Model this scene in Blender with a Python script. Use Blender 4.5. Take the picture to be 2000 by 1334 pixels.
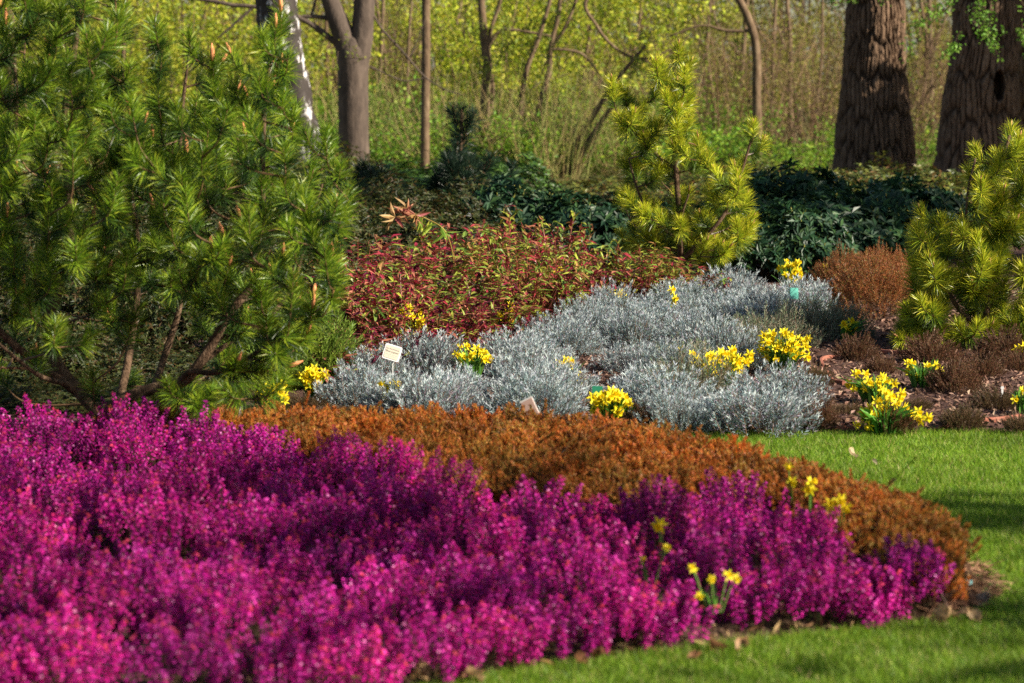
import bpy, math
import numpy as np

for o in list(bpy.data.objects):
    bpy.data.objects.remove(o, do_unlink=True)
scene = bpy.context.scene
COL = scene.collection
R = np.random.default_rng(11)

# ------------------------------------------------------------------ camera, sky, sun, exposure
CAM_H, FPX, PITCH = 1.6, 5555.0, math.radians(5.32)
cam_d = bpy.data.cameras.new("camera")
cam_d.lens, cam_d.sensor_width, cam_d.sensor_fit = 100.0, 36.0, 'HORIZONTAL'
cam_d.clip_start, cam_d.clip_end = 0.1, 600.0
cam_d.dof.use_dof, cam_d.dof.focus_distance, cam_d.dof.aperture_fstop = True, 16.0, 4.3
cam = bpy.data.objects.new("camera", cam_d)
COL.objects.link(cam)
cam.location = (0, 0, CAM_H)
cam.rotation_euler = (math.pi / 2 - PITCH, 0, 0)
scene.camera = cam

SUN_ELEV, SUN_AZ = math.radians(31), math.radians(111)       # azimuth clockwise from +Y
SUN = np.array([math.cos(SUN_ELEV) * math.sin(SUN_AZ), math.cos(SUN_ELEV) * math.cos(SUN_AZ), math.sin(SUN_ELEV)])
world = bpy.data.worlds.new("World")
scene.world = world
world.use_nodes = True
wn = world.node_tree
wn.nodes.clear()
sky = wn.nodes.new("ShaderNodeTexSky")
sky.sky_type, sky.sun_disc = 'NISHITA', False
sky.sun_elevation, sky.sun_rotation = SUN_ELEV, SUN_AZ
bg = wn.nodes.new("ShaderNodeBackground")
bg.inputs[1].default_value = 0.05
wo = wn.nodes.new("ShaderNodeOutputWorld")
wn.links.new(sky.outputs[0], bg.inputs[0])
wn.links.new(bg.outputs[0], wo.inputs[0])
sd = bpy.data.lights.new("sun", 'SUN')
sd.energy, sd.angle, sd.color = 5.0, math.radians(0.5), (1.0, 0.90, 0.74)
sun = bpy.data.objects.new("sun", sd)
COL.objects.link(sun)
sun.rotation_euler = (math.pi / 2 - SUN_ELEV, 0, math.pi - SUN_AZ)
sun.location = (20, -10, 20)
scene.view_settings.view_transform, scene.view_settings.look = 'Standard', 'None'
scene.view_settings.exposure, scene.view_settings.gamma = 1.12, 1.0
scene.render.engine = 'CYCLES'
scene.cycles.max_bounces, scene.cycles.diffuse_bounces, scene.cycles.glossy_bounces = 5, 2, 2
scene.cycles.transmission_bounces, scene.cycles.transparent_max_bounces = 3, 4
scene.cycles.use_denoising = False


# ------------------------------------------------------------------ helpers
def ray(px, py):
    u, v = (px - 1000) / FPX, -(py - 667) / FPX
    return np.array([u, math.cos(PITCH) + v * math.sin(PITCH), -math.sin(PITCH) + v * math.cos(PITCH)])


def at(px, py, depth):
    r = ray(px, py)
    return np.array([0, 0, CAM_H]) + r * (depth / r[1])


def gnd(px, py, z=0.0):
    r = ray(px, py)
    return np.array([0, 0, CAM_H]) + r * ((z - CAM_H) / r[2])


def hash3(i, j, k):
    n = (i * 374761393 + j * 668265263 + k * 2147483647 * 3 + 1442695041) & 0xffffffff
    n = ((n ^ (n >> 13)) * 1274126177) & 0xffffffff
    n = ((n ^ (n >> 15)) * 2246822519) & 0xffffffff
    return ((n ^ (n >> 16)) & 0xffffff) / float(0xffffff)


def vnoise(P):
    P = np.asarray(P, float)
    I = np.floor(P).astype(np.int64)
    F = P - I
    F = F * F * (3 - 2 * F)
    out = 0
    for a in (0, 1):
        for b in (0, 1):
            for c in (0, 1):
                w = (F[:, 0] if a else 1 - F[:, 0]) * (F[:, 1] if b else 1 - F[:, 1]) * (F[:, 2] if c else 1 - F[:, 2])
                out = out + w * hash3(I[:, 0] + a, I[:, 1] + b, I[:, 2] + c)
    return out


def norm(v):
    return v / np.maximum(np.linalg.norm(v, axis=-1, keepdims=True), 1e-9)


def frames(D, roll=None):
    D = norm(np.asarray(D, float))
    n = len(D)
    ref = np.where(np.abs(D[:, 2:3]) < 0.95, np.array([[0, 0, 1.0]]), np.array([[1.0, 0, 0]]))
    x = norm(np.cross(ref, D))
    y = np.cross(D, x)
    a = R.uniform(0, 2 * np.pi, n) if roll is None else roll
    c, s = np.cos(a)[:, None], np.sin(a)[:, None]
    return np.stack([x * c + y * s, -x * s + y * c, D], axis=2)


class Geo:
    def __init__(self):
        self.V, self.T, self.Q, self.C, self.n = [], [], [], [], 0

    def add(self, V, T=None, Q=None, C=(1, 1, 1)):
        V = np.asarray(V, float).reshape(-1, 3)
        C = np.asarray(C, float)
        if C.ndim == 1:
            C = np.broadcast_to(C, (len(V), 3))
        self.V.append(V)
        self.C.append(C)
        if T is not None and len(T):
            self.T.append(np.asarray(T, np.int64).reshape(-1, 3) + self.n)
        if Q is not None and len(Q):
            self.Q.append(np.asarray(Q, np.int64).reshape(-1, 4) + self.n)
        self.n += len(V)
        return self

    def arrays(self):
        V, C = np.concatenate(self.V), np.concatenate(self.C)
        T = np.concatenate(self.T) if self.T else np.zeros((0, 3), np.int64)
        Q = np.concatenate(self.Q) if self.Q else np.zeros((0, 4), np.int64)
        return V, T, Q, C

    def scatter(self, tpl, M, P, tint=None):
        """place copies of a template (V,T,Q,C) with matrices M (N,3,3) at points P"""
        V, T, Q, C = tpl
        N, k = len(P), len(V)
        W = np.einsum('nij,kj->nki', M, V) + P[:, None, :]
        c = np.broadcast_to(C[None], (N, k, 3))
        if tint is not None:
            c = c * tint[:, None, :]
        off = (np.arange(N) * k)[:, None, None]
        self.add(W.reshape(-1, 3), (T[None] + off).reshape(-1, 3), (Q[None] + off).reshape(-1, 4), c.reshape(-1, 3))

    def mesh(self, name, mat, smooth=False):
        V, T, Q, C = self.arrays()
        me = bpy.data.meshes.new(name)
        me.vertices.add(len(V))
        me.vertices.foreach_set("co", V.astype(np.float32).ravel())
        loops = np.concatenate([T.ravel(), Q.ravel()]).astype(np.int32)
        me.loops.add(len(loops))
        me.loops.foreach_set("vertex_index", loops)
        starts = np.concatenate([np.arange(len(T)) * 3, len(T) * 3 + np.arange(len(Q)) * 4]).astype(np.int32)
        me.polygons.add(len(starts))
        me.polygons.foreach_set("loop_start", starts)
        me.polygons.foreach_set("use_smooth", np.full(len(starts), smooth))
        me.update(calc_edges=True)
        ca = me.attributes.new("col", 'FLOAT_COLOR', 'POINT')
        ca.data.foreach_set("color", np.concatenate([np.clip(C, 0, 1), np.ones((len(C), 1))], 1).astype(np.float32).ravel())
        me.materials.append(mat)
        return me

    def build(self, name, mat, parent=None, smooth=False, kind=None):
        o = bpy.data.objects.new(name, self.mesh(name, mat, smooth))
        COL.objects.link(o)
        if parent is not None:
            o.parent = parent
        if kind:
            o['kind'] = kind
        return o


def place(name, me, parent=None, loc=(0, 0, 0), rot=(0, 0, 0), sc=1.0):
    o = bpy.data.objects.new(name, me)
    COL.objects.link(o)
    o.parent = parent
    o.location, o.rotation_euler = loc, rot
    o.scale = (sc, sc, sc) if np.isscalar(sc) else sc
    return o


def tag(o, label, cat, group=None):
    o['label'], o['category'] = label, cat
    if group:
        o['group'] = group
    return o


def thing(name, label, cat, loc=(0, 0, 0), group=None):
    o = bpy.data.objects.new(name, None)
    o.empty_display_size = 0.1
    COL.objects.link(o)
    o.location = loc
    return tag(o, label, cat, group)


def dup(root, loc, rz=0.0, sc=1.0, label=None, group=None):
    r = root.copy()
    COL.objects.link(r)
    r.location, r.rotation_euler = loc, (0, 0, rz)
    r.scale = (sc, sc, sc) if np.isscalar(sc) else sc
    if label:
        r['label'] = label
    if group:
        r['group'] = group
    for ch in list(root.children):
        c = ch.copy()
        COL.objects.link(c)
        c.parent = r
        for g in ch.children:
            d = g.copy()
            COL.objects.link(d)
            d.parent = c
    return r


def spline(P, n):
    P = np.asarray(P, float)
    if len(P) == 2:
        t = np.linspace(0, 1, n)[:, None]
        return P[0] * (1 - t) + P[1] * t
    Q = np.vstack([2 * P[0] - P[1], P, 2 * P[-1] - P[-2]])
    t = np.linspace(0, len(P) - 1 - 1e-6, n)
    i = t.astype(int)
    f = (t - i)[:, None]
    a, b, c, d = Q[i], Q[i + 1], Q[i + 2], Q[i + 3]
    return 0.5 * (2 * b + (c - a) * f + (2 * a - 5 * b + 4 * c - d) * f ** 2 + (3 * b - a - 3 * c + d) * f ** 3)


def tube(g, P, r, sides=6, C=(1, 1, 1), wob=0.0):
    P = np.asarray(P, float)
    n = len(P)
    r = np.interp(np.linspace(0, 1, n), np.linspace(0, 1, len(r)), r) if np.ndim(r) else np.full(n, r)
    t = norm(np.gradient(P, axis=0))
    m = t.mean(0)
    ref = np.array([0, 1.0, 0]) if abs(m[1]) < 0.8 * np.linalg.norm(m) + 1e-9 else np.array([1.0, 0, 0])
    x = norm(np.cross(np.broadcast_to(ref, t.shape), t))
    y = np.cross(t, x)
    a = np.arange(sides) / sides * 2 * np.pi
    rr = r[:, None] * np.ones(sides)
    if wob:
        rr = rr * (1 + R.uniform(-wob, wob, rr.shape))
    V = P[:, None, :] + rr[..., None] * (x[:, None] * np.cos(a)[None, :, None] + y[:, None] * np.sin(a)[None, :, None])
    i, j = np.meshgrid(np.arange(n - 1), np.arange(sides), indexing='ij')
    k = (j + 1) % sides
    Q = np.stack([i * sides + j, i * sides + k, (i + 1) * sides + k, (i + 1) * sides + j], -1).reshape(-1, 4)
    V = V.reshape(-1, 3)
    V = np.vstack([V, P[-1] + t[-1] * r[-1] * 0.6, P[0]])
    e, b = n * sides, n * sides + 1
    T = [[(n - 1) * sides + q, (n - 1) * sides + (q + 1) % sides, e] for q in range(sides)] + [[(q + 1) % sides, q, b] for q in range(sides)]
    C = np.asarray(C, float)
    if C.ndim == 2:
        C = np.vstack([np.repeat(C, sides, 0), C[-1], C[0]])
    g.add(V, T, Q, C)


def inside(poly, x, y):
    poly = np.asarray(poly, float)
    r = np.zeros(len(x), bool)
    j = len(poly) - 1
    for i in range(len(poly)):
        xi, yi, xj, yj = *poly[i], *poly[j]
        with np.errstate(divide='ignore', invalid='ignore'):
            r ^= ((yi > y) != (yj > y)) & (x < (xj - xi) * (y - yi) / (yj - yi + 1e-12) + xi)
        j = i
    return r


def edge_dist(poly, x, y):
    poly = np.asarray(poly, float)
    d = np.full(len(x), 1e9)
    for i in range(len(poly)):
        a, b = poly[i - 1], poly[i]
        e = b - a
        t = np.clip(((x - a[0]) * e[0] + (y - a[1]) * e[1]) / (e @ e + 1e-12), 0, 1)
        d = np.minimum(d, np.hypot(x - a[0] - t * e[0], y - a[1] - t * e[1]))
    return d


def spread(poly, gap, tries=6000):
    """points at least gap apart in a polygon"""
    poly = np.asarray(poly, float)
    lo, hi = poly.min(0), poly.max(0)
    c = R.uniform(lo, hi, (tries, 2))
    c = c[inside(poly, c[:, 0], c[:, 1])]
    out = []
    for p in c:
        if not out or np.min(np.sum((np.array(out) - p) ** 2, 1)) > gap * gap:
            out.append(p)
    return np.array(out)


def pick(cols, n, p=None, jit=0.15):
    cols = np.asarray(cols, float)
    c = cols[R.choice(len(cols), n, p=p)]
    return np.clip(c * (1 + R.uniform(-jit, jit, (n, 1))) * (1 + R.uniform(-0.06, 0.06, (n, 3))), 0, 1)


# ------------------------------------------------------------------ materials
def new_mat(name):
    m = bpy.data.materials.new(name)
    m.use_nodes = True
    nt = m.node_tree
    nt.nodes.clear()
    return m, nt, nt.nodes.new, nt.links.new


def leaf_mat(name, rough=0.5, spec=0.3, trans=0.3, vary=0.2):
    """vertex colour x a little object-to-object variation; part of the light passes through"""
    m, nt, N, L = new_mat(name)
    at_ = N("ShaderNodeAttribute")
    at_.attribute_name = "col"
    oi = N("ShaderNodeObjectInfo")
    mr = N("ShaderNodeMapRange")
    mr.inputs[3].default_value, mr.inputs[4].default_value = 1 - vary, 1 + vary
    L(oi.outputs["Random"], mr.inputs[0])
    hs = N("ShaderNodeHueSaturation")
    L(at_.outputs["Color"], hs.inputs["Color"])
    L(mr.outputs[0], hs.inputs["Value"])
    p = N("ShaderNodeBsdfPrincipled")
    p.inputs["Roughness"].default_value = rough
    p.inputs["Specular IOR Level"].default_value = spec
    L(hs.outputs[0], p.inputs["Base Color"])
    o = N("ShaderNodeOutputMaterial")
    if trans > 0:
        t = N("ShaderNodeBsdfTranslucent")
        L(hs.outputs[0], t.inputs[0])
        mx = N("ShaderNodeMixShader")
        mx.inputs[0].default_value = trans
        L(p.outputs[0], mx.inputs[1])
        L(t.outputs[0], mx.inputs[2])
        L(mx.outputs[0], o.inputs[0])
    else:
        L(p.outputs[0], o.inputs[0])
    return m


def noise_mat(name, cols, scale=(1, 1, 1), nscale=5.0, detail=6, rough=0.85, bump=0.3, bscale=None, spec=0.2, pos=None, bdist=0.02, use_col=False):
    m, nt, N, L = new_mat(name)
    tc = N("ShaderNodeTexCoord")
    mp = N("ShaderNodeMapping")
    mp.inputs["Scale"].default_value = scale
    L(tc.outputs["Object"], mp.inputs[0])
    nz = N("ShaderNodeTexNoise")
    nz.inputs["Scale"].default_value, nz.inputs["Detail"].default_value, nz.inputs["Roughness"].default_value = nscale, detail, 0.65
    L(mp.outputs[0], nz.inputs[0])
    cr = N("ShaderNodeValToRGB")
    e = cr.color_ramp.elements
    pos = pos or list(np.linspace(0.3, 0.7, len(cols)))
    while len(e) < len(cols):
        e.new(0.5)
    for k, (c, q) in enumerate(zip(cols, pos)):
        e[k].position, e[k].color = q, (*c, 1)
    L(nz.outputs[0], cr.inputs[0])
    p = N("ShaderNodeBsdfPrincipled")
    p.inputs["Roughness"].default_value, p.inputs["Specular IOR Level"].default_value = rough, spec
    if use_col:
        at_ = N("ShaderNodeAttribute")
        at_.attribute_name = "col"
        mu = N("ShaderNodeMix")
        mu.data_type, mu.blend_type = 'RGBA', 'MULTIPLY'
        mu.inputs[0].default_value = 1
        L(cr.outputs[0], mu.inputs[6])
        L(at_.outputs["Color"], mu.inputs[7])
        L(mu.outputs[2], p.inputs["Base Color"])
    else:
        L(cr.outputs[0], p.inputs["Base Color"])
    n2 = N("ShaderNodeTexNoise")
    n2.inputs["Scale"].default_value, n2.inputs["Detail"].default_value = bscale or nscale * 3, 5
    L(mp.outputs[0], n2.inputs[0])
    b = N("ShaderNodeBump")
    b.inputs["Strength"].default_value, b.inputs["Distance"].default_value = bump, bdist
    L(n2.outputs[0], b.inputs["Height"])
    L(b.outputs[0], p.inputs["Normal"])
    o = N("ShaderNodeOutputMaterial")
    L(p.outputs[0], o.inputs[0])
    return m


M_NEEDLE = leaf_mat("pine_needles", 0.38, 0.4, 0.25, 0.05)
M_LEAF = leaf_mat("soft_leaves", 0.5, 0.3, 0.35, 0.18)
M_GLOSS = leaf_mat("glossy_leaves", 0.42, 0.28, 0.15, 0.15)
M_SILVER = leaf_mat("felted_leaves", 0.8, 0.1, 0.15, 0.2)
M_FLOWER = leaf_mat("petals", 0.6, 0.15, 0.3, 0.06)
M_GRASS = leaf_mat("grass_blades", 0.5, 0.25, 0.35, 0.0)
M_TWIG = leaf_mat("twig_bark", 0.85, 0.15, 0.0, 0.15)
M_PLAIN = leaf_mat("painted", 0.4, 0.4, 0.0, 0.0)
M_PINEBARK = noise_mat("pine_bark", [(0.035, 0.02, 0.012), (0.11, 0.066, 0.04), (0.19, 0.125, 0.08)], (1, 1, 0.4), 40, 6, 0.9, 0.6)
M_OAK = noise_mat("oak_bark", [(0.085, 0.052, 0.033), (0.17, 0.108, 0.068), (0.26, 0.17, 0.11)], (1, 1, 0.25), 14, 8, 0.9, 0.5, 40, use_col=True)
M_MAPLE = noise_mat("smooth_grey_bark", [(0.045, 0.034, 0.028), (0.085, 0.063, 0.05), (0.14, 0.105, 0.082)], (1, 1, .35), 9, 9, 0.85, 0.5, 30)
M_GREYBARK = noise_mat("grey_brown_bark", [(0.07, 0.045, 0.03), (0.15, 0.10, 0.06), (0.22, 0.16, 0.10)], (1, 1, 0.4), 12, 6, 0.9, 0.5)
M_BIRCH = noise_mat("birch_bark", [(0.02, 0.016, 0.014), (0.05, 0.04, 0.035), (0.62, 0.60, 0.60), (0.72, 0.70, 0.68)], (1, 1, 0.45), 6.5, 6, 0.7, 0.5, 20, pos=[0.3, 0.55, 0.6, 0.85], use_col=True)
M_SOIL = noise_mat("dark_soil", [(0.03, 0.018, 0.012), (0.07, 0.04, 0.025), (0.13, 0.08, 0.05)], (1, 1, 1), 30, 8, 0.95, 0.8, 90, bdist=0.02)
M_MULCH = noise_mat("bark_mulch", [(0.03, 0.014, 0.011), (0.09, 0.046, 0.036), (0.15, 0.085, 0.066)], (1, 1, 1), 45, 8, 0.95, 0.9, 110, bdist=0.02)
M_LAWN = noise_mat("lawn_ground", [(0.035, 0.07, 0.012), (0.06, 0.12, 0.016), (0.10, 0.14, 0.03)], (1, 1, 1), 12, 8, 0.95, 0.6, 160, bdist=0.02)
M_FLOOR = noise_mat("leaf_litter", [(0.05, 0.04, 0.015), (0.12, 0.11, 0.03), (0.17, 0.13, 0.06)], (1, 1, 1), 2.5, 8, 0.95, 0.6, 30)
M_CLAY = noise_mat("terracotta", [(0.22, 0.07, 0.045), (0.32, 0.12, 0.08), (0.36, 0.17, 0.12)], (1, 1, 1), 25, 6, 0.85, 0.3)

# ------------------------------------------------------------------ templates
def leaf_tpl(L=1.0, w=0.3, fold=0.08, droop=0.0, col=(1, 1, 1), tip=None):
    V = np.array([[0, 0, 0], [w / 2, fold, 0.45 * L], [0, -droop * L, L], [-w / 2, fold, 0.45 * L]])
    tip = col if tip is None else tip
    return V, np.array([[0, 1, 2], [0, 2, 3]]), np.zeros((0, 4), np.int64), np.array([col, col, tip, col], float)


def long_leaf_tpl(L=1.0, w=0.25, bend=0.35):
    """lance-shaped leaf that arches over, folded along its midrib"""
    V = np.array([[0, 0, 0], [w / 2, w * .2, .3 * L], [0, -.02 * L, .33 * L], [-w / 2, w * .2, .3 * L],
                  [w * .36, -bend * L * .45 + w * .1, .65 * L], [0, -bend * L * .5, .68 * L], [-w * .36, -bend * L * .45 + w * .1, .65 * L], [0, -bend * L, .95 * L]])
    T = np.array([[0, 1, 2], [0, 2, 3], [4, 7, 5], [5, 7, 6]])
    Q = np.array([[1, 4, 5, 2], [2, 5, 6, 3]])
    return V, T, Q, np.ones((8, 3))


def shoot_tpl(L, n, leafL, leafW, a0, a1, cols, start=0.0, probs=None, stem=0.0015, stemcol=(.2, .12, .07), top=None):
    """an upright shoot: n small leaves round a stem of length L"""
    g = Geo()
    t = np.linspace(start, 1, n)
    ang = np.arange(n) * 2.4 + R.uniform(0, 6)
    el = np.interp(t, [start, 1], [a0, a1]) + R.uniform(-.2, .2, n)
    D = np.stack([np.sin(el) * np.cos(ang), np.sin(el) * np.sin(ang), np.cos(el)], 1)
    P = np.stack([np.zeros(n), np.zeros(n), t * L], 1)
    C = pick(cols, n, probs)
    if top is not None:
        k = t > 0.9
        C[k] = pick(top, k.sum())
    s = R.uniform(.75, 1.2, n)
    g.scatter(leaf_tpl(leafL, leafW, leafW * .2), frames(D) * s[:, None, None], P, C)
    if stem:
        tube(g, [[0, 0, 0], [0, 0, L * .95]], [stem, stem * .5], 3, stemcol)
    return g.arrays()


def dome(g, tpls, n, Rad, H, lean=0.9, tint=0.12, ground=0.0, fill=0.55, up=1.0, gaps=0.0, shootL=None):
    """stand n shoots in a mound of radius Rad and height H"""
    r = np.sqrt(R.uniform(0, 1, n))
    a = R.uniform(0, 2 * np.pi, n)
    shell = R.uniform(fill, 1.0, n)
    X = np.stack([np.cos(a), np.sin(a)], 1)
    lump = 0.82 + 0.36 * vnoise(np.stack([X[:, 0] * r * 2.5 + 9, X[:, 1] * r * 2.5 + R.uniform(0, 50), np.zeros(n)], 1))
    z = H * np.sqrt(np.clip(1 - (r * .96) ** 2.2, 0, 1)) * shell * lump
    tip = np.concatenate([X * (r * Rad * (.8 + .2 * shell))[:, None], np.maximum(z, .02)[:, None]], 1)
    D = norm(np.concatenate([X * (r * lean)[:, None], np.full((n, 1), up)], 1) + R.normal(0, .14, (n, 3)))
    for i, tp in enumerate(tpls):
        k = np.arange(n) % len(tpls) == i
        L = tp[0][:, 2].max() if shootL is None else shootL
        s = R.uniform(.8, 1.2, k.sum())
        base = tip[k] - D[k] * L * .95
        g.scatter(tp, frames(D[k]) * s[:, None, None], base, 1 + R.uniform(-tint, tint, (k.sum(), 1)) * np.ones(3))


def woody(g, n, Rad, H, r=0.004, col=(.16, .09, .055)):
    for _ in range(n):
        a, q = R.uniform(0, 6.28), R.uniform(.25, .9)
        e = np.array([math.cos(a) * Rad * q, math.sin(a) * Rad * q, H * R.uniform(.5, .8) * (1 - q * .4)])
        tube(g, spline([[0, 0, 0], e * [.45, .45, .25] + R.normal(0, .01, 3), e], 5), [r, r * .4], 4, col)


# ------------------------------------------------------------------ ground
def sheet(name, poly, z, mat, kind='structure', step=None, amp=0.0, edge=0.1, nscale=3.0):
    """a flat or gently lumpy sheet over a polygon"""
    poly = np.asarray(poly, float)
    g = Geo()
    if step is None:
        from mathutils.geometry import tessellate_polygon
        from mathutils import Vector
        T = tessellate_polygon([[Vector((p[0], p[1], 0)) for p in poly]])
        g.add(np.column_stack([poly, np.full(len(poly), z)]), [t[::-1] for t in T], None)
        me = g.mesh(name, mat)
        import bmesh
        bm = bmesh.new(); bm.from_mesh(me); bmesh.ops.recalc_face_normals(bm, faces=bm.faces)
        if sum(f.normal.z for f in bm.faces) < 0:
            bmesh.ops.reverse_faces(bm, faces=bm.faces)
        bm.to_mesh(me); bm.free()
        o = place(name, me)
    else:
        lo, hi = poly.min(0), poly.max(0)
        xs, ys = np.arange(lo[0], hi[0] + step, step), np.arange(lo[1], hi[1] + step, step)
        X, Y = np.meshgrid(xs, ys, indexing='ij')
        x, y = X.ravel(), Y.ravel()
        ins = inside(poly, x, y)
        ed = edge_dist(poly, x, y)
        e = np.where(ins, np.clip(ed / edge, 0, 1), 0)
        zz = -0.03 + e * (z + 0.03) + e * amp * (vnoise(np.stack([x * nscale, y * nscale, x * 0], 1)) + .5 * vnoise(np.stack([x * nscale * 4, y * nscale * 4, x * 0 + 7], 1)) - .7)
        i, j = np.meshgrid(np.arange(len(xs) - 1), np.arange(len(ys) - 1), indexing='ij')
        n = len(ys)
        Q = np.stack([i * n + j, (i + 1) * n + j, (i + 1) * n + j + 1, i * n + j + 1], -1).reshape(-1, 4)
        Q = Q[(e[Q] > 0).any(1)]
        g.add(np.column_stack([x, y, zz]), None, Q)
        o = g.build(name, mat, smooth=True)
    o['kind'] = kind
    return o


sheet("woodland_floor", [(-300, -60), (300, -60), (300, 400), (-300, 400)], -0.012, M_FLOOR)
sheet("lawn", [(-30, -6), (30, -6), (30, 12.75), (-30, 12.75)], 0.0, M_LAWN)
MULCH = [(-9, 12.3), (-.5, 12.45), (.6, 12.6), (1.3, 12.62), (2.3, 12.72), (3.4, 12.78), (9, 13), (9, 38), (-9, 38)]
sheet("mulch_bed", MULCH, 0.035, M_MULCH, step=0.06, amp=0.03, edge=0.12, nscale=2.0)
BED = [(-3.6, 6.2), (-1.5, 6.75), (-.45, 7.1), (0, 7.55), (.28, 7.7), (.49, 7.82), (.75, 8.0), (1.0, 8.13), (1.24, 8.25), (1.42, 8.42), (1.52, 8.62), (1.53, 9.0),
       (1.48, 9.5), (1.38, 9.95), (1.19, 10.55), (1.0, 11.15), (.68, 11.65), (.15, 12.05), (-.9, 12.2), (-2, 12.3), (-3.6, 12.3)]
sheet("heather_bed_soil", BED, 0.03, M_SOIL, step=0.05, amp=0.03, edge=0.1, nscale=5)

# ------------------------------------------------------------------ purple and orange heather (ground cover)
DIVIDE = [(-3.6, 12.0), (-1.7, 11.8), (-1.15, 11.35), (-.62, 10.7), (-.36, 10.2), (-.08, 9.7), (.2, 9.5), (.42, 9.5), (.56, 9.95), (.78, 9.9), (.98, 9.4), (1.07, 8.95), (1.15, 8.55), (1.24, 8.3)]
PURPLE = BED[:8] + [(1.24, 8.25)] + DIVIDE[::-1]
ORANGE = [(1.24, 8.38), (1.31, 8.6), (1.38, 8.9), (1.40, 9.2), (1.36, 9.55), (1.26, 9.95), (1.06, 10.5), (.88, 11.05), (.58, 11.55), (.1, 11.9), (-.9, 12.05), (-1.6, 12.15)] + DIVIDE[1:]


def flower_spike(kind):
    """a heath spike: leafy stem below, a dense whorl of small bells above"""
    g = Geo()
    L = 0.17 if kind == 'purple' else .10
    if kind == 'purple':
        n = 31
        t = np.linspace(.40, 1, n)
        a = np.arange(n) * 2.4 + R.uniform(0, 6)
        rad = np.interp(t, [.4, .55, .85, 1], [.004, .0085, .0068, .0015]) * R.uniform(.8, 1.2, n)
        P = np.stack([np.cos(a) * rad, np.sin(a) * rad, t * L], 1)
        D = norm(np.stack([np.cos(a), np.sin(a), R.uniform(-.5, .35, n)], 1))
        C = pick([(.57, .010, .295), (.75, .05, .44), (.31, .006, .19), (.56, .014, .21), (.86, .26, .58)], n, [.44, .22, .22, .07, .05], .2)
        k = t > R.uniform(.95, 1.03)
        C[k] = pick([(.60, .05, .12), (.58, .03, .2), (.5, .08, .08)], k.sum())
        s = .0067
        tet = (np.array([[-.5, -.4, 0], [.5, -.4, 0], [0, .6, 0], [0, 0, 1.25]]) * s, np.array([[0, 2, 1], [0, 1, 3], [1, 2, 3], [2, 0, 3]]), np.zeros((0, 4), np.int64), np.ones((4, 3)))
        g.scatter(tet, frames(D) * R.uniform(.8, 1.25, n)[:, None, None], P, C)
        m = 24
        low, leafc = .02, [(.03, .055, .012), (.05, .05, .018), (.06, .03, .015)]
        t = np.linspace(low, .9, m)
        lw = (.012, .0028)
    else:
        m = 46
        t = np.linspace(.3, 1, m)
        leafc = [(.60, .20, .035), (.68, .27, .05), (.44, .12, .025), (.48, .28, .045), (.26, .16, .03), (.52, .15, .04)]
        lw = (.014, .0045)
    a = np.arange(m) * 2.4
    el = np.interp(t, [0, 1], [1.15, .5])
    D = np.stack([np.sin(el) * np.cos(a), np.sin(el) * np.sin(a), np.cos(el)], 1)
    C = pick(leafc, m)
    if kind != 'purple':
        C[t < .4] = pick([(.16, .11, .03), (.2, .09, .03), (.1, .05, .02)], (t < .4).sum())
    g.scatter(leaf_tpl(lw[0], lw[1], .001), frames(D), np.stack([t * 0, t * 0, t * L], 1), C)
    tube(g, [[0, 0, -.06], [0, 0, L * .9]], [.0016, .001], 3, (.09, .045, .025))
    return g.arrays()


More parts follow.
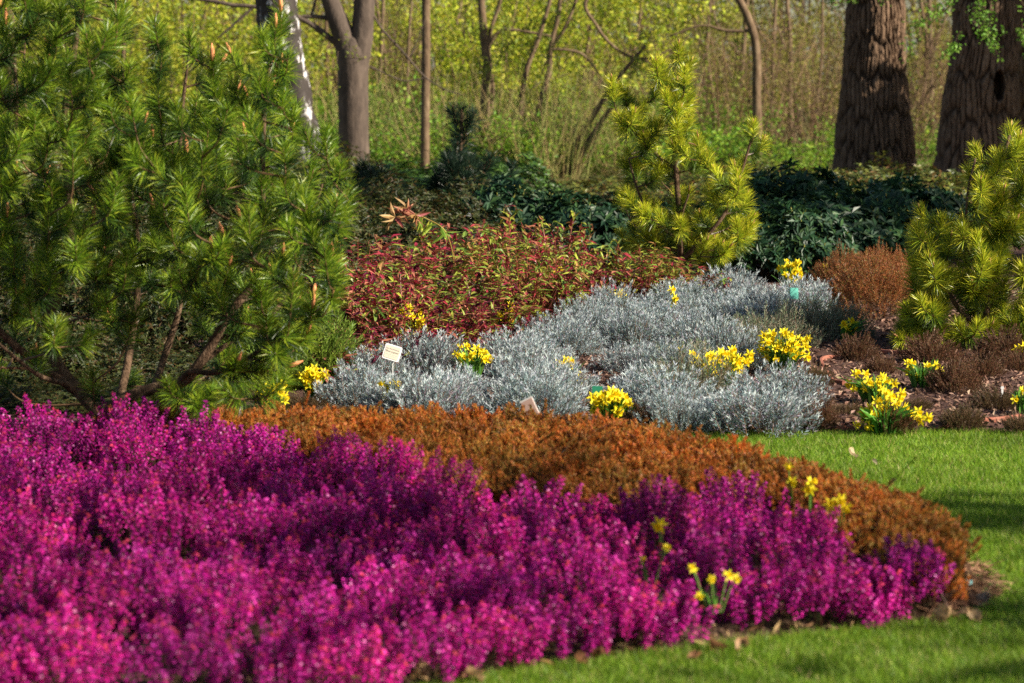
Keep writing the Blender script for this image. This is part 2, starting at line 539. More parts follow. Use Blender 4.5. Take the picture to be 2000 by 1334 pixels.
def carpet(name, poly, gap, Rc, per, Hm, kind, mat, hvar=.25, inset=.06):
    g = Geo()
    tpls = [flower_spike(kind) for _ in range(6)]
    pts = spread(poly, gap, 9000)
    if kind == 'purple':
        rim = np.array([[-1.6, 6.85], [-1.35, 6.95], [-1.1, 7.0], [-.85, 7.05], [-.62, 7.16], [-.4, 7.25], [-.22, 7.42], [-.05, 7.6], [.13, 7.74], [.3, 7.84], [.43, 7.93], [.73, 8.1], [.88, 8.17], [1.02, 8.23], [1.15, 8.3]])
        pts = np.array([p for p in pts if np.min(np.hypot(*(rim - p).T)) > gap * .8])
        pts = np.vstack([pts, rim])
    pts = pts[np.hypot(pts[:, 0] - .585, (pts[:, 1] - 7.98) * .9) > .15]
    dl = np.vstack([DIVIDE, DIVIDE[::-1]])
    pts = pts[edge_dist(dl, pts[:, 0], pts[:, 1]) > inset]
    ed = edge_dist(BED, pts[:, 0], pts[:, 1])
    for q, (c, e) in enumerate(zip(pts, ed)):
        H = Hm * R.uniform(1 - hvar, 1 + hvar) * (0.72 + .28 * min(1, e / .3))
        n = int(per * R.uniform(.8, 1.2))
        rr, a = np.sqrt(R.uniform(0, 1.25, n)), R.uniform(0, 6.283, n)
        X = np.stack([np.cos(a), np.sin(a)], 1)
        tip = np.concatenate([c + X * (rr * Rc)[:, None], (H * (1 - .30 * rr ** 2) * R.uniform(.8, 1.12, n))[:, None]], 1)
        stray = R.uniform(0, 1, n) < (.03 if kind == 'purple' else .012)
        tip[stray, 2] += R.uniform(.02, .07, stray.sum())
        lean = norm(R.normal(0, 1, (1, 2)))[0] * .12
        D = norm(np.concatenate([X * (rr * (.5 if kind == 'purple' else .75))[:, None] + lean, np.ones((n, 1))], 1) + R.normal(0, .12 if kind == 'purple' else .38, (n, 3)))
        tone = R.uniform(.62, 1.18) * (1 + R.uniform(-.12, .12, (n, 1))) * np.ones((n, 3))
        warm = R.uniform(-.06, .08) if kind == 'purple' else R.uniform(-.12, .16)
        tone = tone * np.array([1 + warm, 1 - (0 if kind == 'purple' else warm * .5), 1 - warm])
        for i, tp in enumerate(tpls):
            k = R.integers(0, 6, n) == i if i == 0 else (np.arange(n) + q) % 6 == i
            if not k.any():
                continue
            s = R.uniform(.85, 1.2, k.sum())
            P = tip[k] - D[k] * ((.17 if kind == 'purple' else .10) * s)[:, None]
            P[:, 2] = np.maximum(P[:, 2], -.1)
            g.scatter(tp, frames(D[k]) * s[:, None, None], P, tone[k])
    o = g.build(name, mat)
    o['kind'] = 'stuff'
    return o


near = lambda poly: [(max(p[0], -2.6), p[1]) for p in poly]
tag(carpet("purple_heather", [(max(x, -.21 * y - .4), y) for x, y in PURPLE], .225, .15, 56, .265, 'purple', M_FLOWER), "magenta winter heather in full flower carpeting the front of the bed", "heather")
tag(carpet("orange_heather", [(max(x, -.21 * y - .4), y) for x, y in ORANGE], .13, .12, 88, .215, 'orange', M_LEAF, .10, .02), "rust orange heather edging the bed behind the magenta flowers", "heather")

# ------------------------------------------------------------------ grass
def grass():
    g = Geo()
    n = 330000
    y = R.uniform(7.0, 12.74, n)
    x = R.uniform(-.4, 1, n) * 0
    x = R.uniform(-.25, .235 * y)
    k = ~inside(BED, x, y)
    x, y = x[k], y[k]
    n = len(x)
    d = R.normal(0, .55, (n, 2))
    h = R.uniform(.018, .042, n) * (.75 + .5 * vnoise(np.stack([x * 4, y * 4, x * 0], 1)))
    w = R.uniform(.0016, .003, n)
    a = R.uniform(0, 6.28, n)
    b = np.stack([np.cos(a) * w, np.sin(a) * w, a * 0], 1)
    P = np.stack([x, y, x * 0 - .004], 1)
    tip = P + np.concatenate([d * h[:, None], h[:, None]], 1)
    V = np.stack([P - b, P + b, tip], 1).reshape(-1, 3)
    patch = vnoise(np.stack([x * 1.7, y * 1.7, x * 0 + 3], 1))[:, None]
    C = pick([(.155, .28, .016), (.24, .37, .028), (.085, .18, .011), (.36, .37, .08), (.47, .38, .17)], n, [.36, .3, .24, .07, .03])
    C = C * (.7 + .5 * patch) * (.85 + .3 * vnoise(np.stack([x * 9, y * 9, x * 0 + 8], 1))[:, None])
    V4 = np.repeat(C, 3, 0)
    g.add(V, np.arange(3 * n).reshape(-1, 3), None, V4)
    o = g.build("grass", M_GRASS, kind='stuff')
    tag(o, "short mown green grass of the lawn beside the bed", "grass")


grass()


def mulch_z(x, y):
    a, b = np.array([x]), np.array([y])
    e = np.clip(edge_dist(MULCH, a, b) / .12, 0, 1)
    return float((-.03 + e * .065 + e * .03 * (vnoise(np.stack([a * 2, b * 2, a * 0], 1)) + .5 * vnoise(np.stack([a * 8, b * 8, a * 0 + 7], 1)) - .7))[0])


def chips():
    g = Geo()
    n = 26000
    y = R.uniform(12.5, 21, n)
    x = R.uniform(-.02, .21, n) * y
    k = inside(MULCH, x, y) & (edge_dist(MULCH, x, y) > .02)
    x, y = x[k], y[k]
    n = len(x)
    tp = leaf_tpl(.035, .014, .004)
    D = norm(np.stack([R.normal(0, 1, n), R.normal(0, 1, n), R.normal(.15, .3, n)], 1))
    C = pick([(.16, .09, .065), (.24, .15, .11), (.08, .045, .03), (.34, .24, .17)], n, [.4, .28, .25, .07])
    z = .03 + .03 * (vnoise(np.stack([x * 2, y * 2, x * 0], 1)) + .5 * vnoise(np.stack([x * 8, y * 8, x * 0 + 7], 1)) - .7)
    g.scatter(tp, frames(D) * R.uniform(.5, 1.3, n)[:, None, None], np.stack([x, y, z + .008], 1), C)
    tag(g.build("mulch_chips", M_TWIG, kind='stuff'), "reddish brown bark chips strewn over the bare bed", "mulch")


chips()


def crumbs():
    g = Geo()
    n = 16000
    x, y = R.uniform(-1.2, 1.6, n), R.uniform(6.9, 10, n)
    k = inside(BED, x, y) & (edge_dist(BED, x, y) < .35)
    x, y = x[k], y[k]
    n = len(x)
    tet = (np.array([[-.5, -.4, -.3], [.5, -.4, -.3], [0, .6, -.3], [0, 0, .6]]), np.array([[0, 2, 1], [0, 1, 3], [1, 2, 3], [2, 0, 3]]), np.zeros((0, 4), np.int64), np.ones((4, 3)))
    s = .004 + .014 * R.uniform(0, 1, n) ** 3
    z = .02 * np.clip(edge_dist(BED, x, y) / .1, 0, 1.3)
    g.scatter(tet, frames(norm(R.normal(0, 1, (n, 3)))) * s[:, None, None], np.stack([x, y, z], 1), pick([(.07, .04, .025), (.12, .07, .045), (.04, .022, .015), (.2, .12, .07)], n, [.4, .3, .22, .08]))
    m = 1500
    i = R.integers(0, n, m)
    D = norm(np.stack([R.normal(0, 1, m), R.normal(0, 1, m), R.normal(.1, .3, m)], 1))
    g.scatter(leaf_tpl(.04, .012, .004), frames(D) * R.uniform(.5, 1.3, m)[:, None, None], np.stack([x[i], y[i], z[i] + .008], 1), pick([(.25, .13, .06), (.16, .08, .04), (.38, .25, .13)], m))
    tag(g.build("soil_crumbs", M_TWIG, kind='stuff'), "dark soil crumbs and dry bits along the rim of the heather bed", "soil")


crumbs()

# ------------------------------------------------------------------ silver shrubs
SILVER = [(.27, .37, .385), (.17, .26, .265), (.39, .48, .51), (.31, .27, .35), (.10, .14, .09)]
GREYGREEN = [(.20, .25, .15), (.28, .32, .22), (.14, .18, .10), (.30, .27, .2)]


def mound_bush(name, label, cat, tpls, n, Rad, H, mat, wood=8, lean=.8, fill=.5, group=None, shootL=None, woodcol=(.16, .09, .055)):
    t = thing(name, label, cat, (0, -50, 0), group)
    g = Geo()
    dome(g, tpls, n, Rad, H, lean, fill=fill, shootL=shootL)
    g.build("foliage", mat, t)
    w = Geo()
    woody(w, wood, Rad, H, col=woodcol)
    w.build("stem", M_TWIG, t)
    return t


silver_t = [[shoot_tpl(.13, 30, .022, .0038, 1.0, .45, SILVER, .05, [[.34, .26, .2, .06, .14], [.3, .2, .15, .25, .1], [.3, .3, .2, .05, .15], [.25, .25, .3, .12, .08]][v_], top=[(.52, .59, .60), (.44, .48, .50)]) for _ in range(4)] for v_ in range(4)]  # paler top leaves put the highlights into the colour
LAV_G = "silver shrubs massed in the middle of the bed"
LAV_L = "silver grey low shrub inside the wide silver drift"
lav = [mound_bush("silver_shrub", LAV_L, "shrub", silver_t[i], 290, .27, .27, M_SILVER, 16, .75, .55, LAV_G) for i in range(4)]
green_t = [shoot_tpl(.13, 28, .02, .0036, 1.0, .5, GREYGREEN, .05) for _ in range(4)]
lavg = [mound_bush("grey_green_shrub", "grey green low shrub at the edge of the silver drift", "shrub", green_t, 300, .29, .22, M_SILVER, 12, .6, .45, "grey green shrubs beside the silver drift") for _ in range(2)]

# ground footprint of the drift, in pixels of the photograph turned to ground points
drift = [(648, 818), (750, 838), (950, 842), (1140, 846), (1350, 856), (1540, 862), (1535, 800), (1470, 770), (1430, 740), (1460, 700), (1500, 660), (1590, 640), (1590, 604),
         (1400, 596), (1280, 622), (1110, 660), (960, 720), (780, 752), (660, 796)]
drift_g = np.array([gnd(x, y)[:2] for x, y in drift])
front_lav = [((700, 806), .27, .27, "pinkish silver mound at the left end of the silver drift"),
             ((835, 826), .30, .32, "silver mound in front, right of the small daffodils by the drift's left end"),
             ((778, 822), .22, .26, "small silver mound right under the white framed plant label"),
             ((1045, 836), .31, .31, "silver mound right behind the beige plant label"),
             ((1318, 850), .24, .25, "brownish silver mound right of the daffodils with the green tag"),
             ((1475, 850), .36, .30, "large frontmost silver mound at the edge of the lawn")]
used = []
for k, ((px, py), s, hh, lab) in enumerate(front_lav):
    p = gnd(px, py)
    used.append(p[:2])
    src = lav[k % 4]
    dup(src, (p[0], p[1], .03), R.uniform(0, 6.28), (s / .30, s / .30, hh / .34), lab)
lpts = spread(drift_g, .45, 9000)
lpts = np.array([p for p in lpts if min(np.hypot(*(p - u)) for u in used) > .33])
dafs_px = [(1410, 765), (1530, 740), (925, 735), (1110, 748), (770, 800), (1167, 800), (766, 735)]
first = [True] * 4
for p in lpts:
    if min(np.hypot((p[0] - gnd(*q)[0]) * 1.3, (p[1] - gnd(*q)[1] + .22) * .62) for q in dafs_px) < .235:
        continue
    i = R.integers(0, 4)
    s = R.uniform(.8, 1.15)
    loc, rz, sc = (p[0], p[1], .03), R.uniform(0, 6.28), (s, s, s * R.uniform(.8, 1.15))
    if first[i]:
        first[i] = False
        lav[i].location, lav[i].rotation_euler, lav[i].scale = loc, (0, 0, rz), sc
    else:
        dup(lav[i], loc, rz, sc)
for i in range(4):
    if first[i]:
        lav[i].location = (.4 + .1 * i, 16, .03)
gg = [(1400, 730), (1345, 752), (1450, 705), (1555, 676), (1620, 672), (1510, 690), (1585, 645), (1345, 800)]
for k, (px, py) in enumerate(gg):
    p = gnd(px, py)
    loc, rz, sc = (p[0], p[1], .03), R.uniform(0, 6.28), R.uniform(.85, 1.15)
    if k < 2:
        lavg[k].location, lavg[k].rotation_euler, lavg[k].scale = loc, (0, 0, rz), (sc, sc, sc)
    else:
        dup(lavg[k % 2], loc, rz, sc)

# ------------------------------------------------------------------ heath bushes and brown tufts in the bare bed
rust_t = [shoot_tpl(.08, 24, .015, .0042, 1.15, .5, [(.36, .12, .04), (.45, .18, .06), (.25, .08, .03), (.24, .17, .04)], .15) for _ in range(4)]
rust = [mound_bush("rust_heath", "rust red heath mound", "heath", rust_t, 900, .36, .42, M_LEAF, 16, 1.0, .6) for _ in range(2)]
for k, (px, py, s, h, lab) in enumerate([(1700, 640, 1.05, 1.06, "big rust red heath mound in front of the dark glossy shrubs"),
                                         (1640, 604, .8, .95, "rust heath mound touching the right end of the silver drift"),
                                         (1770, 622, .85, 1.0, "rust heath mound half behind the right yellow pine"),
                                         (1715, 598, .9, .95, "farthest rust heath mound below the dark glossy shrubs")]):
    p = gnd(px, py)
    if k < 2:
        rust[k].location, rust[k].scale = (p[0], p[1], .03), (s, s, h)
        tag(rust[k], lab, "heath", "rust heath mounds")
    else:
        dup(rust[k % 2], (p[0], p[1], .03), R.uniform(0, 6), (s, s, h), lab, "rust heath mounds")
tuft_cols = [(.15, .055, .035), (.20, .085, .05), (.10, .045, .025), (.12, .085, .03)]
tuft_t = [shoot_tpl(.065, 20, .012, .0032, 1.0, .35, tuft_cols, .1) for _ in range(4)]
tuft_t2 = [shoot_tpl(.065, 20, .012, .0032, 1.0, .35, [(.10, .085, .03), (.14, .07, .035), (.08, .06, .025)], .1) for _ in range(4)]
tufts = [mound_bush("heather_tuft", "brown heather tuft", "heather", tuft_t, 300, .15, .15, M_LEAF, 8, 1.0, .5),
         mound_bush("heather_tuft", "brown heather tuft", "heather", tuft_t2, 240, .15, .13, M_LEAF, 8, 1.0, .5)]
TUFT = [(1672, 712, 0, 1.0, 1.0, "round brown heather tuft behind the curved clay edging"),
        (1815, 718, 0, 1.35, 1.15, "wide reddish brown heather tuft behind the leafy daffodil clump"),
        (1955, 712, 0, 1.2, 1.25, "brown heather tuft under the right yellow pine"),
        (1720, 742, 0, .75, .7, "small brown heather tuft left of the leafy daffodil clump"),
        (1865, 775, 0, 1.1, 1.2, "tall red brown heather tuft right of the leafy daffodil clump"),
        (1915, 748, 0, 1.0, 1.0, "brown heather tuft behind the white stake"),
        (1985, 738, 0, .9, .9, "brown heather tuft by the yellow blooms at the bed's far right"),
        (1545, 776, 1, 1.0, 1.0, "dark brown heather tuft at the foot of the tallest daffodil clump"),
        (1590, 762, 1, .8, .9, "small olive brown heather tuft right of the tallest daffodil clump"),
        (1600, 846, 0, .75, .9, "rust brown heather tuft in front of the short clay edging"),
        (1655, 826, 1, .65, .6, "flat brown heather tuft left of the front daffodils"),
        (1745, 852, 0, .85, .9, "dark brown heather tuft in front of the front daffodils"),
        (1880, 845, 1, .85, .85, "olive brown heather tuft on the lawn edge by the clay edging"),
        (1945, 810, 1, 1.0, .9, "olive brown heather tuft below the white stake"),
        (1990, 850, 1, .6, .6, "small brown heather tuft on the lawn edge at far right"),
        (1790, 812, 1, .6, .5, "low withered heather tuft right behind the front daffodils"),
        (598, 812, 1, .9, .7, "dark tuft between the daffodils and the dwarf conifer at the drift's left end"),
        (655, 826, 1, .8, .5, "dark tuft under the pinkish silver mound"),
        (545, 815, 1, .9, .6, "dark tuft behind the left end of the orange heather"),
        (1250, 850, 0, .8, .8, "rusty tuft between the green tag daffodils and the silver mound")]
seen_t = [False, False]
for px, py, k, s, h, lab in TUFT:
    p = gnd(px, py)
    sc = (s, s, h)
    if not seen_t[k]:
        seen_t[k] = True
        tufts[k].location, tufts[k].scale = (p[0], p[1], .03), sc
        tag(tufts[k], lab, "heather", "brown heather tufts in the bare bed")
    else:
        dup(tufts[k], (p[0], p[1], .03), R.uniform(0, 6), sc, lab, "brown heather tufts in the bare bed")

# ------------------------------------------------------------------ red leucothoe shrubs
RED = [(.20, .014, .034), (.32, .035, .05), (.09, .010, .024), (.36, .13, .08)]
OLIVE = [(.22, .24, .035), (.33, .36, .045), (.13, .21, .03), (.28, .14, .05)]


def arching(g, base, tip, n, leafL, cols, probs=None, stemcol=(.25, .06, .04)):
    mid = base * .45 + tip * .55 + np.array([0, 0, .12 * np.linalg.norm(tip - base)])
    P = spline([base, mid, tip], 8)
    tube(g, P, [.003, .0014], 3, stemcol)
    t = np.linspace(.25, 1, n)
    Q = spline([base, mid, tip], 60)
    idx = (t * 59).astype(int)
    pos = Q[idx]
    tan = norm(np.gradient(Q, axis=0))[idx]
    side = norm(np.cross(tan, [0, 0, 1.0]) + 1e-6)
    sg = np.where(np.arange(n) % 2, 1, -1)[:, None]
    D = norm(tan * R.uniform(.3, .9, (n, 1)) + side * sg + R.normal(0, .45, (n, 3)) + [0, 0, .15])
    Z = norm(D)
    upv = np.array([0, 0, 1.0]) - Z * Z[:, 2:3]
    Y = norm(upv + R.normal(0, .25, (n, 3)))
    X = norm(np.cross(Y, Z))
    Y = np.cross(Z, X)
    s = R.uniform(.7, 1.15, n) * leafL
    M = np.stack([X, Y, Z], 2) * s[:, None, None]
    g.scatter(long_leaf_tpl(1, .29, .4), M, pos, pick(cols, n, probs))


def leucothoe(n, Rad, H, redness):
    t = thing("leucothoe", "shrub", "shrub", (0, -50, 0))
    g = Geo()
    for _ in range(n):
        a, q = R.uniform(0, 6.283), math.sqrt(R.uniform(0, 1))
        red = R.uniform() < redness
        hz = H * R.uniform(.4, 1.05) * (1 - .45 * q * q) * (1.3 if R.uniform() < .14 else 1)
        b = np.array([math.cos(a) * q * Rad * .35, math.sin(a) * q * Rad * .35, 0])
        e = np.array([math.cos(a) * q * Rad, math.sin(a) * q * Rad, hz])
        top = hz > H * .72
        cols = (RED + OLIVE[:1]) if red else (OLIVE + RED[1:2])
        arching(g, b, e, R.integers(14, 22), R.uniform(.06, .105), cols)
    g.build("foliage", M_GLOSS, t)
    w = Geo()
    woody(w, 14, Rad, H, .005, (.2, .06, .04))
    w.build("stem", M_TWIG, t)
    return t


leu = [leucothoe(64, .46, .58, .58), leucothoe(64, .46, .60, .32), leucothoe(64, .46, .52, .9)]
LEU = [(672, 770, 2, .75, .62), (715, 745, 2, .8, .7), (790, 712, 0, .9, .8), (880, 705, 2, .85, .75), (960, 690, 2, .75, .65), (680, 705, 0, 1, .85), (760, 675, 2, .95, .9), (850, 668, 0, 1, .9), (940, 665, 1, 1, .9),
       (1030, 655, 1, .95, .88), (1090, 640, 0, .9, .85), (700, 655, 0, 1.1, .95), (800, 640, 0, 1.05, .95), (900, 632, 1, 1.1, 1.0), (1000, 624, 1, 1.1, 1.05), (1085, 612, 1, 1.0, 1.1), (1130, 612, 0, .7, .8),
       (690, 628, 0, 1.1, .95), (760, 618, 2, 1.1, .9), (860, 610, 0, 1.1, .9), (960, 604, 0, 1.1, .92), (1050, 598, 2, 1.1, 1.0), (1255, 612, 1, .8, .75), (1320, 606, 1, .85, .8), (1290, 600, 1, .8, .8), (620, 690, 2, 1, .9), (610, 640, 0, 1, .9)]
seen = [False] * 3
LG = "red and olive leucothoe shrubs behind the silver drift"
for px, py, k, s, h in LEU:
    p = gnd(px, py)
    lab = ["arching shrub with burgundy and some olive leaves behind the silver drift", "arching shrub with mixed yellow olive and red leaves behind the silver drift", "dense shrub of dark burgundy leaves behind the silver drift"][k]
    sc, rz = (s, s, h * R.uniform(.72, 1.12)), R.uniform(0, 6.28)
    if not seen[k]:
        seen[k] = True
        leu[k].location, leu[k].scale = (p[0], p[1], .03), sc
        tag(leu[k], lab, "shrub", LG + ", " + ["burgundy", "olive", "dark"][k])
    else:
        dup(leu[k], (p[0], p[1], .03), rz, sc, lab, LG + ", " + ["burgundy", "olive", "dark"][k])

# the one long shoot that arches above the red shrubs
p0 = at(885, 560, 18.6)
t = thing("arching_shoot", "tall arching shoot with a pink red leaf tuft at its tip, above the red shrubs", "shoot", tuple(p0))
g = Geo()
pts = np.array([at(885, 500, 18.6), at(868, 450, 18.5), at(835, 428, 18.5), at(800, 414, 18.4)]) - p0
P = spline(np.vstack([[0, 0, 0], pts]), 26)
tube(g, P, [.0045, .003], 4, (.36, .25, .06))
for u in np.linspace(.45, .9, 16):
    i = int(u * 25)
    D = norm(np.array([[R.normal(0, .5), R.normal(-.3, .4), R.uniform(-1.2, .1)]]))
    g.scatter(long_leaf_tpl(.13, .030, .05), frames(D), P[i:i + 1], pick([(.28, .36, .04), (.16, .26, .03), (.40, .38, .05)], 1))
g.build("stem_leaves", M_LEAF, t)
g = Geo()
for c in (at(784, 412, 18.4), at(812, 420, 18.35), at(772, 424, 18.3), at(795, 408, 18.4)):
    n = 14
    D = norm(np.stack([R.normal(0, 1, n), R.normal(-.3, .7, n), R.normal(-.1, .6, n)], 1))
    g.scatter(long_leaf_tpl(.10, .022, .25), frames(D) * R.uniform(.7, 1.2, n)[:, None, None], np.repeat((c - p0)[None], n, 0), pick([(.48, .20, .11), (.36, .08, .08), (.52, .34, .15), (.40, .24, .08)], n))
g.build("leaf_tuft", M_LEAF, t)

# ------------------------------------------------------------------ dark shrubs behind
def rosette_shrub(name, n, Rad, H, leafL, cols, mat, per=8, wid=.30, bud=None):
    t = thing(name, "shrub", "shrub", (0, -50, 0))
    g = Geo()
    r = np.sqrt(R.uniform(0, 1, n))
    a = R.uniform(0, 6.283, n)
    lump = .7 + .6 * vnoise(np.stack([np.cos(a) * r * 3 + 4, np.sin(a) * r * 3 + R.uniform(0, 40), r * 0], 1))
    sh = R.uniform(.35, 1, n) ** .6
    C = np.stack([np.cos(a) * r * Rad, np.sin(a) * r * Rad, H * np.sqrt(1 - (r * .97) ** 2.4) * sh * lump + .03], 1)
    N = norm(np.stack([np.cos(a) * r * .9, np.sin(a) * r * .9, np.full(n, .8)], 1) + R.normal(0, .2, (n, 3)))
    F = frames(N)
    for k in range(per):
        ang = k * 2 * np.pi / per + R.uniform(-.3, .3, n)
        el = R.uniform(.9, 1.65, n)
        d = np.stack([np.sin(el) * np.cos(ang), np.sin(el) * np.sin(ang), np.cos(el)], 1)
        D = np.einsum('nij,nj->ni', F, d)
        Y = norm(N - D * np.sum(N * D, 1, keepdims=True) + 1e-6)
        X = norm(np.cross(Y, D))
        s = R.uniform(.75, 1.2, n) * leafL
        g.scatter(leaf_tpl(1, wid, .05, .18), np.stack([X, np.cross(D, X), D], 2) * s[:, None, None], C, pick(cols, n))
    if bud is not None:
        k = R.uniform(0, 1, n) < .5
        tet = (np.array([[-.4, -.3, 0], [.4, -.3, 0], [0, .5, 0], [0, 0, 1.8]]) * .02, np.array([[0, 2, 1], [0, 1, 3], [1, 2, 3], [2, 0, 3]]), np.zeros((0, 4), np.int64), np.ones((4, 3)))
        g.scatter(tet, F[k], C[k], pick([bud], k.sum()))
    g.build("foliage", mat, t)
    w = Geo()
    woody(w, 12, Rad, H, .008, (.09, .06, .04))
    w.build("stem", M_TWIG, t)
    return t


RHO = [(.02, .06, .028), (.028, .075, .03), (.014, .042, .022), (.045, .095, .03)]
rho = [rosette_shrub("rhododendron", 620, .62, .50, .088, RHO, M_GLOSS, 8, .38, (.28, .28, .06)) for _ in range(2)]
AZ = [(.035, .05, .013), (.055, .065, .016), (.085, .05, .016), (.02, .035, .01), (.075, .09, .018)]
aza = [rosette_shrub("azalea", 1300, .55, .5, .03, AZ, M_LEAF, 6, .42) for _ in range(2)]
OL = [(.12, .14, .022), (.07, .09, .02), (.17, .18, .03), (.15, .08, .025), (.045, .07, .016)]
oli = [rosette_shrub("small_leaved_shrub", 700, .75, .48, .055, OL, M_GLOSS, 6, .4) for _ in range(2)]
BR = [(.045, .10, .018), (.07, .14, .02), (.025, .06, .014)]
bri = [rosette_shrub("leafy_evergreen", 520, .8, 1.0, .09, BR, M_GLOSS, 7, .36) for _ in range(2)]


def lay(protos, rows, labels, group):
    """rows: px, py of the foot, depth or None, scale, height scale, label index"""
    state = [False] * len(protos)
    for q, (px, py, s, h, li) in enumerate(rows):
        p = gnd(px, py)
        k = q % len(protos)
        sc, rz = (s, s, h * R.uniform(.72, 1.28)), R.uniform(0, 6.28)
        gname = group if isinstance(group, str) else group[li]
        if not state[k]:
            state[k] = True
            protos[k].location, protos[k].rotation_euler, protos[k].scale = (p[0], p[1], .02), (0, 0, rz), sc
            tag(protos[k], labels[li], "shrub", gname)
        else:
            dup(protos[k], (p[0], p[1], .02), rz, sc, labels[li], gname)


lay(rho, [(1490, 552, .8, .8, 0), (1550, 552, .8, .85, 0), (1520, 538, 1, 1, 0), (1600, 530, 1.1, 1.05, 0), (1690, 526, 1.1, 1.05, 0), (1770, 524, 1.05, 1, 0), (1560, 500, 1.15, 1.1, 0), (1650, 496, 1.2, 1.1, 0), (1740, 492, 1.2, 1.1, 0), (1480, 505, 1.0, 1.05, 0), (1830, 505, 1.1, 1.0, 0),
          (1000, 520, 1.0, .95, 1), (1060, 530, .8, .8, 1), (1140, 535, 1.0, .85, 2), (1195, 520, .95, .95, 2), (1230, 500, 1, 1, 2), (940, 500, .9, .9, 1)],
    ["dark green glossy rhododendron in the broad clump between the two yellow pines", "blue green rhododendron behind the middle of the red shrubs", "dark rhododendron at the left foot of the middle yellow pine"],
    ["rhododendrons between the yellow pines", "rhododendrons behind the red shrubs", "rhododendrons beside the middle pine"])
lay(aza, [(700, 570, 1.1, 1, 0), (770, 568, 1.2, .95, 0), (850, 566, 1.2, 1.0, 0), (920, 562, 1.1, 1, 0), (980, 556, 1, .9, 0), (1050, 560, .9, .8, 0), (720, 530, 1.4, 1.2, 0), (800, 525, 1.4, 1.15, 0), (880, 522, 1.4, 1.15, 0), (950, 505, 1.3, 1.1, 0), (1040, 510, 1.2, 1.0, 0), (1110, 505, 1.2, 1.0, 0),
          (600, 570, 1.3, 1.2, 1), (500, 575, 1.3, 1.3, 1), (380, 580, 1.3, 1.3, 1), (260, 580, 1.3, 1.3, 1), (140, 580, 1.3, 1.3, 1), (20, 590, 1.3, 1.3, 1), (450, 640, 1.1, 1.1, 1), (330, 660, 1.1, 1.1, 1), (420, 720, 1.0, 1.0, 1), (300, 730, 1.0, 1.0, 1), (180, 725, 1.0, 1.0, 1), (60, 735, 1.0, .9, 1), (-40, 740, 1, 1, 1), (520, 700, 1, 1, 1), (560, 660, 1, 1, 1), (370, 780, .8, .6, 1), (240, 785, .8, .6, 1), (100, 790, .8, .55, 1), (-20, 790, .8, .6, 1), (200, 650, 1.1, 1.1, 1), (60, 670, 1.1, 1.1, 1), (30, 818, .6, .3, 1), (120, 820, .6, .3, 1), (330, 818, .6, .3, 1), (430, 822, .6, .3, 1), (230, 822, .6, .28, 1)],
    ["dark brown olive azalea in the shade behind the red shrubs", "dark azalea glimpsed between the branches of the big green pine"], ["azaleas behind the red shrubs", "azaleas behind the big green pine"])
lay(oli, [(1420, 445, 1.2, 1, 0), (1500, 452, 1.2, 1.05, 0), (1580, 450, 1.2, 1.0, 0), (1660, 448, 1.2, .95, 0), (1740, 446, 1.2, .95, 0), (1820, 450, 1.2, 1.0, 0), (1880, 455, 1.2, .95, 0), (1540, 420, 1.3, 1.0, 0), (1640, 415, 1.3, .95, 0), (1740, 412, 1.3, .9, 0), (1840, 415, 1.3, .95, 0), (1460, 412, 1.3, 1.05, 0), (1380, 420, 1.2, 1.0, 0), (1290, 430, 1.2, .9, 0), (1950, 440, 1.3, 1, 0), (1200, 425, 1.2, .8, 0), (1110, 425, 1.2, .8, 0), (1150, 400, 1.3, .8, 0), (1250, 400, 1.3, .85, 0), (1050, 420, 1.2, .8, 0)] + [(x_, 435 + (x_ * 7) % 30, 1.3, 1.0, 1) for x_ in range(-60, 680, 75)] + [(x_, 405, 1.4, 1.15, 1) for x_ in range(-30, 660, 95)],
    ["olive green small leaved shrub in the low row before the wood and its trunks", "olive green small leaved shrub far behind the big green pine"], ["small leaved shrubs in front of the wood", "small leaved shrubs far behind the big pine"])
lay(bri, [(700, 455, 1.0, .42, 0), (770, 440, 1.1, .5, 0), (850, 432, 1.1, .6, 0), (930, 428, 1.1, .62, 0), (990, 440, .9, .55, 0), (640, 440, 1, .45, 0), (560, 450, 1.1, .6, 0), (820, 420, .9, .5, 0), (735, 425, .7, .45, 0)],
    ["dark green glossy evergreen behind the small dark pine"], "evergreens behind the small dark pine")
gc = [shoot_tpl(.12, 34, .022, .006, 1.1, .4, [(.20, .30, .04), (.28, .38, .05), (.12, .2, .03)], .05) for _ in range(3)]
for px, py, s, h, lab in [(600, 770, 1.25, 1.4, "yellow green dwarf conifer right behind the big green pine"), (520, 760, 1.1, 1.15, "yellow green dwarf conifer low behind the big pine's right branches"),
                          (60, 775, 1.2, .8, "yellow green dwarf conifer under the big pine's left branches")]:
    b = mound_bush("dwarf_conifer", lab, "conifer", gc, 420, .26, .32, M_LEAF, 8, .8, .4, "dwarf conifers behind the big green pine")
    p = gnd(px, py)
    b.location, b.scale = (p[0], p[1], .03), (s, s, h)

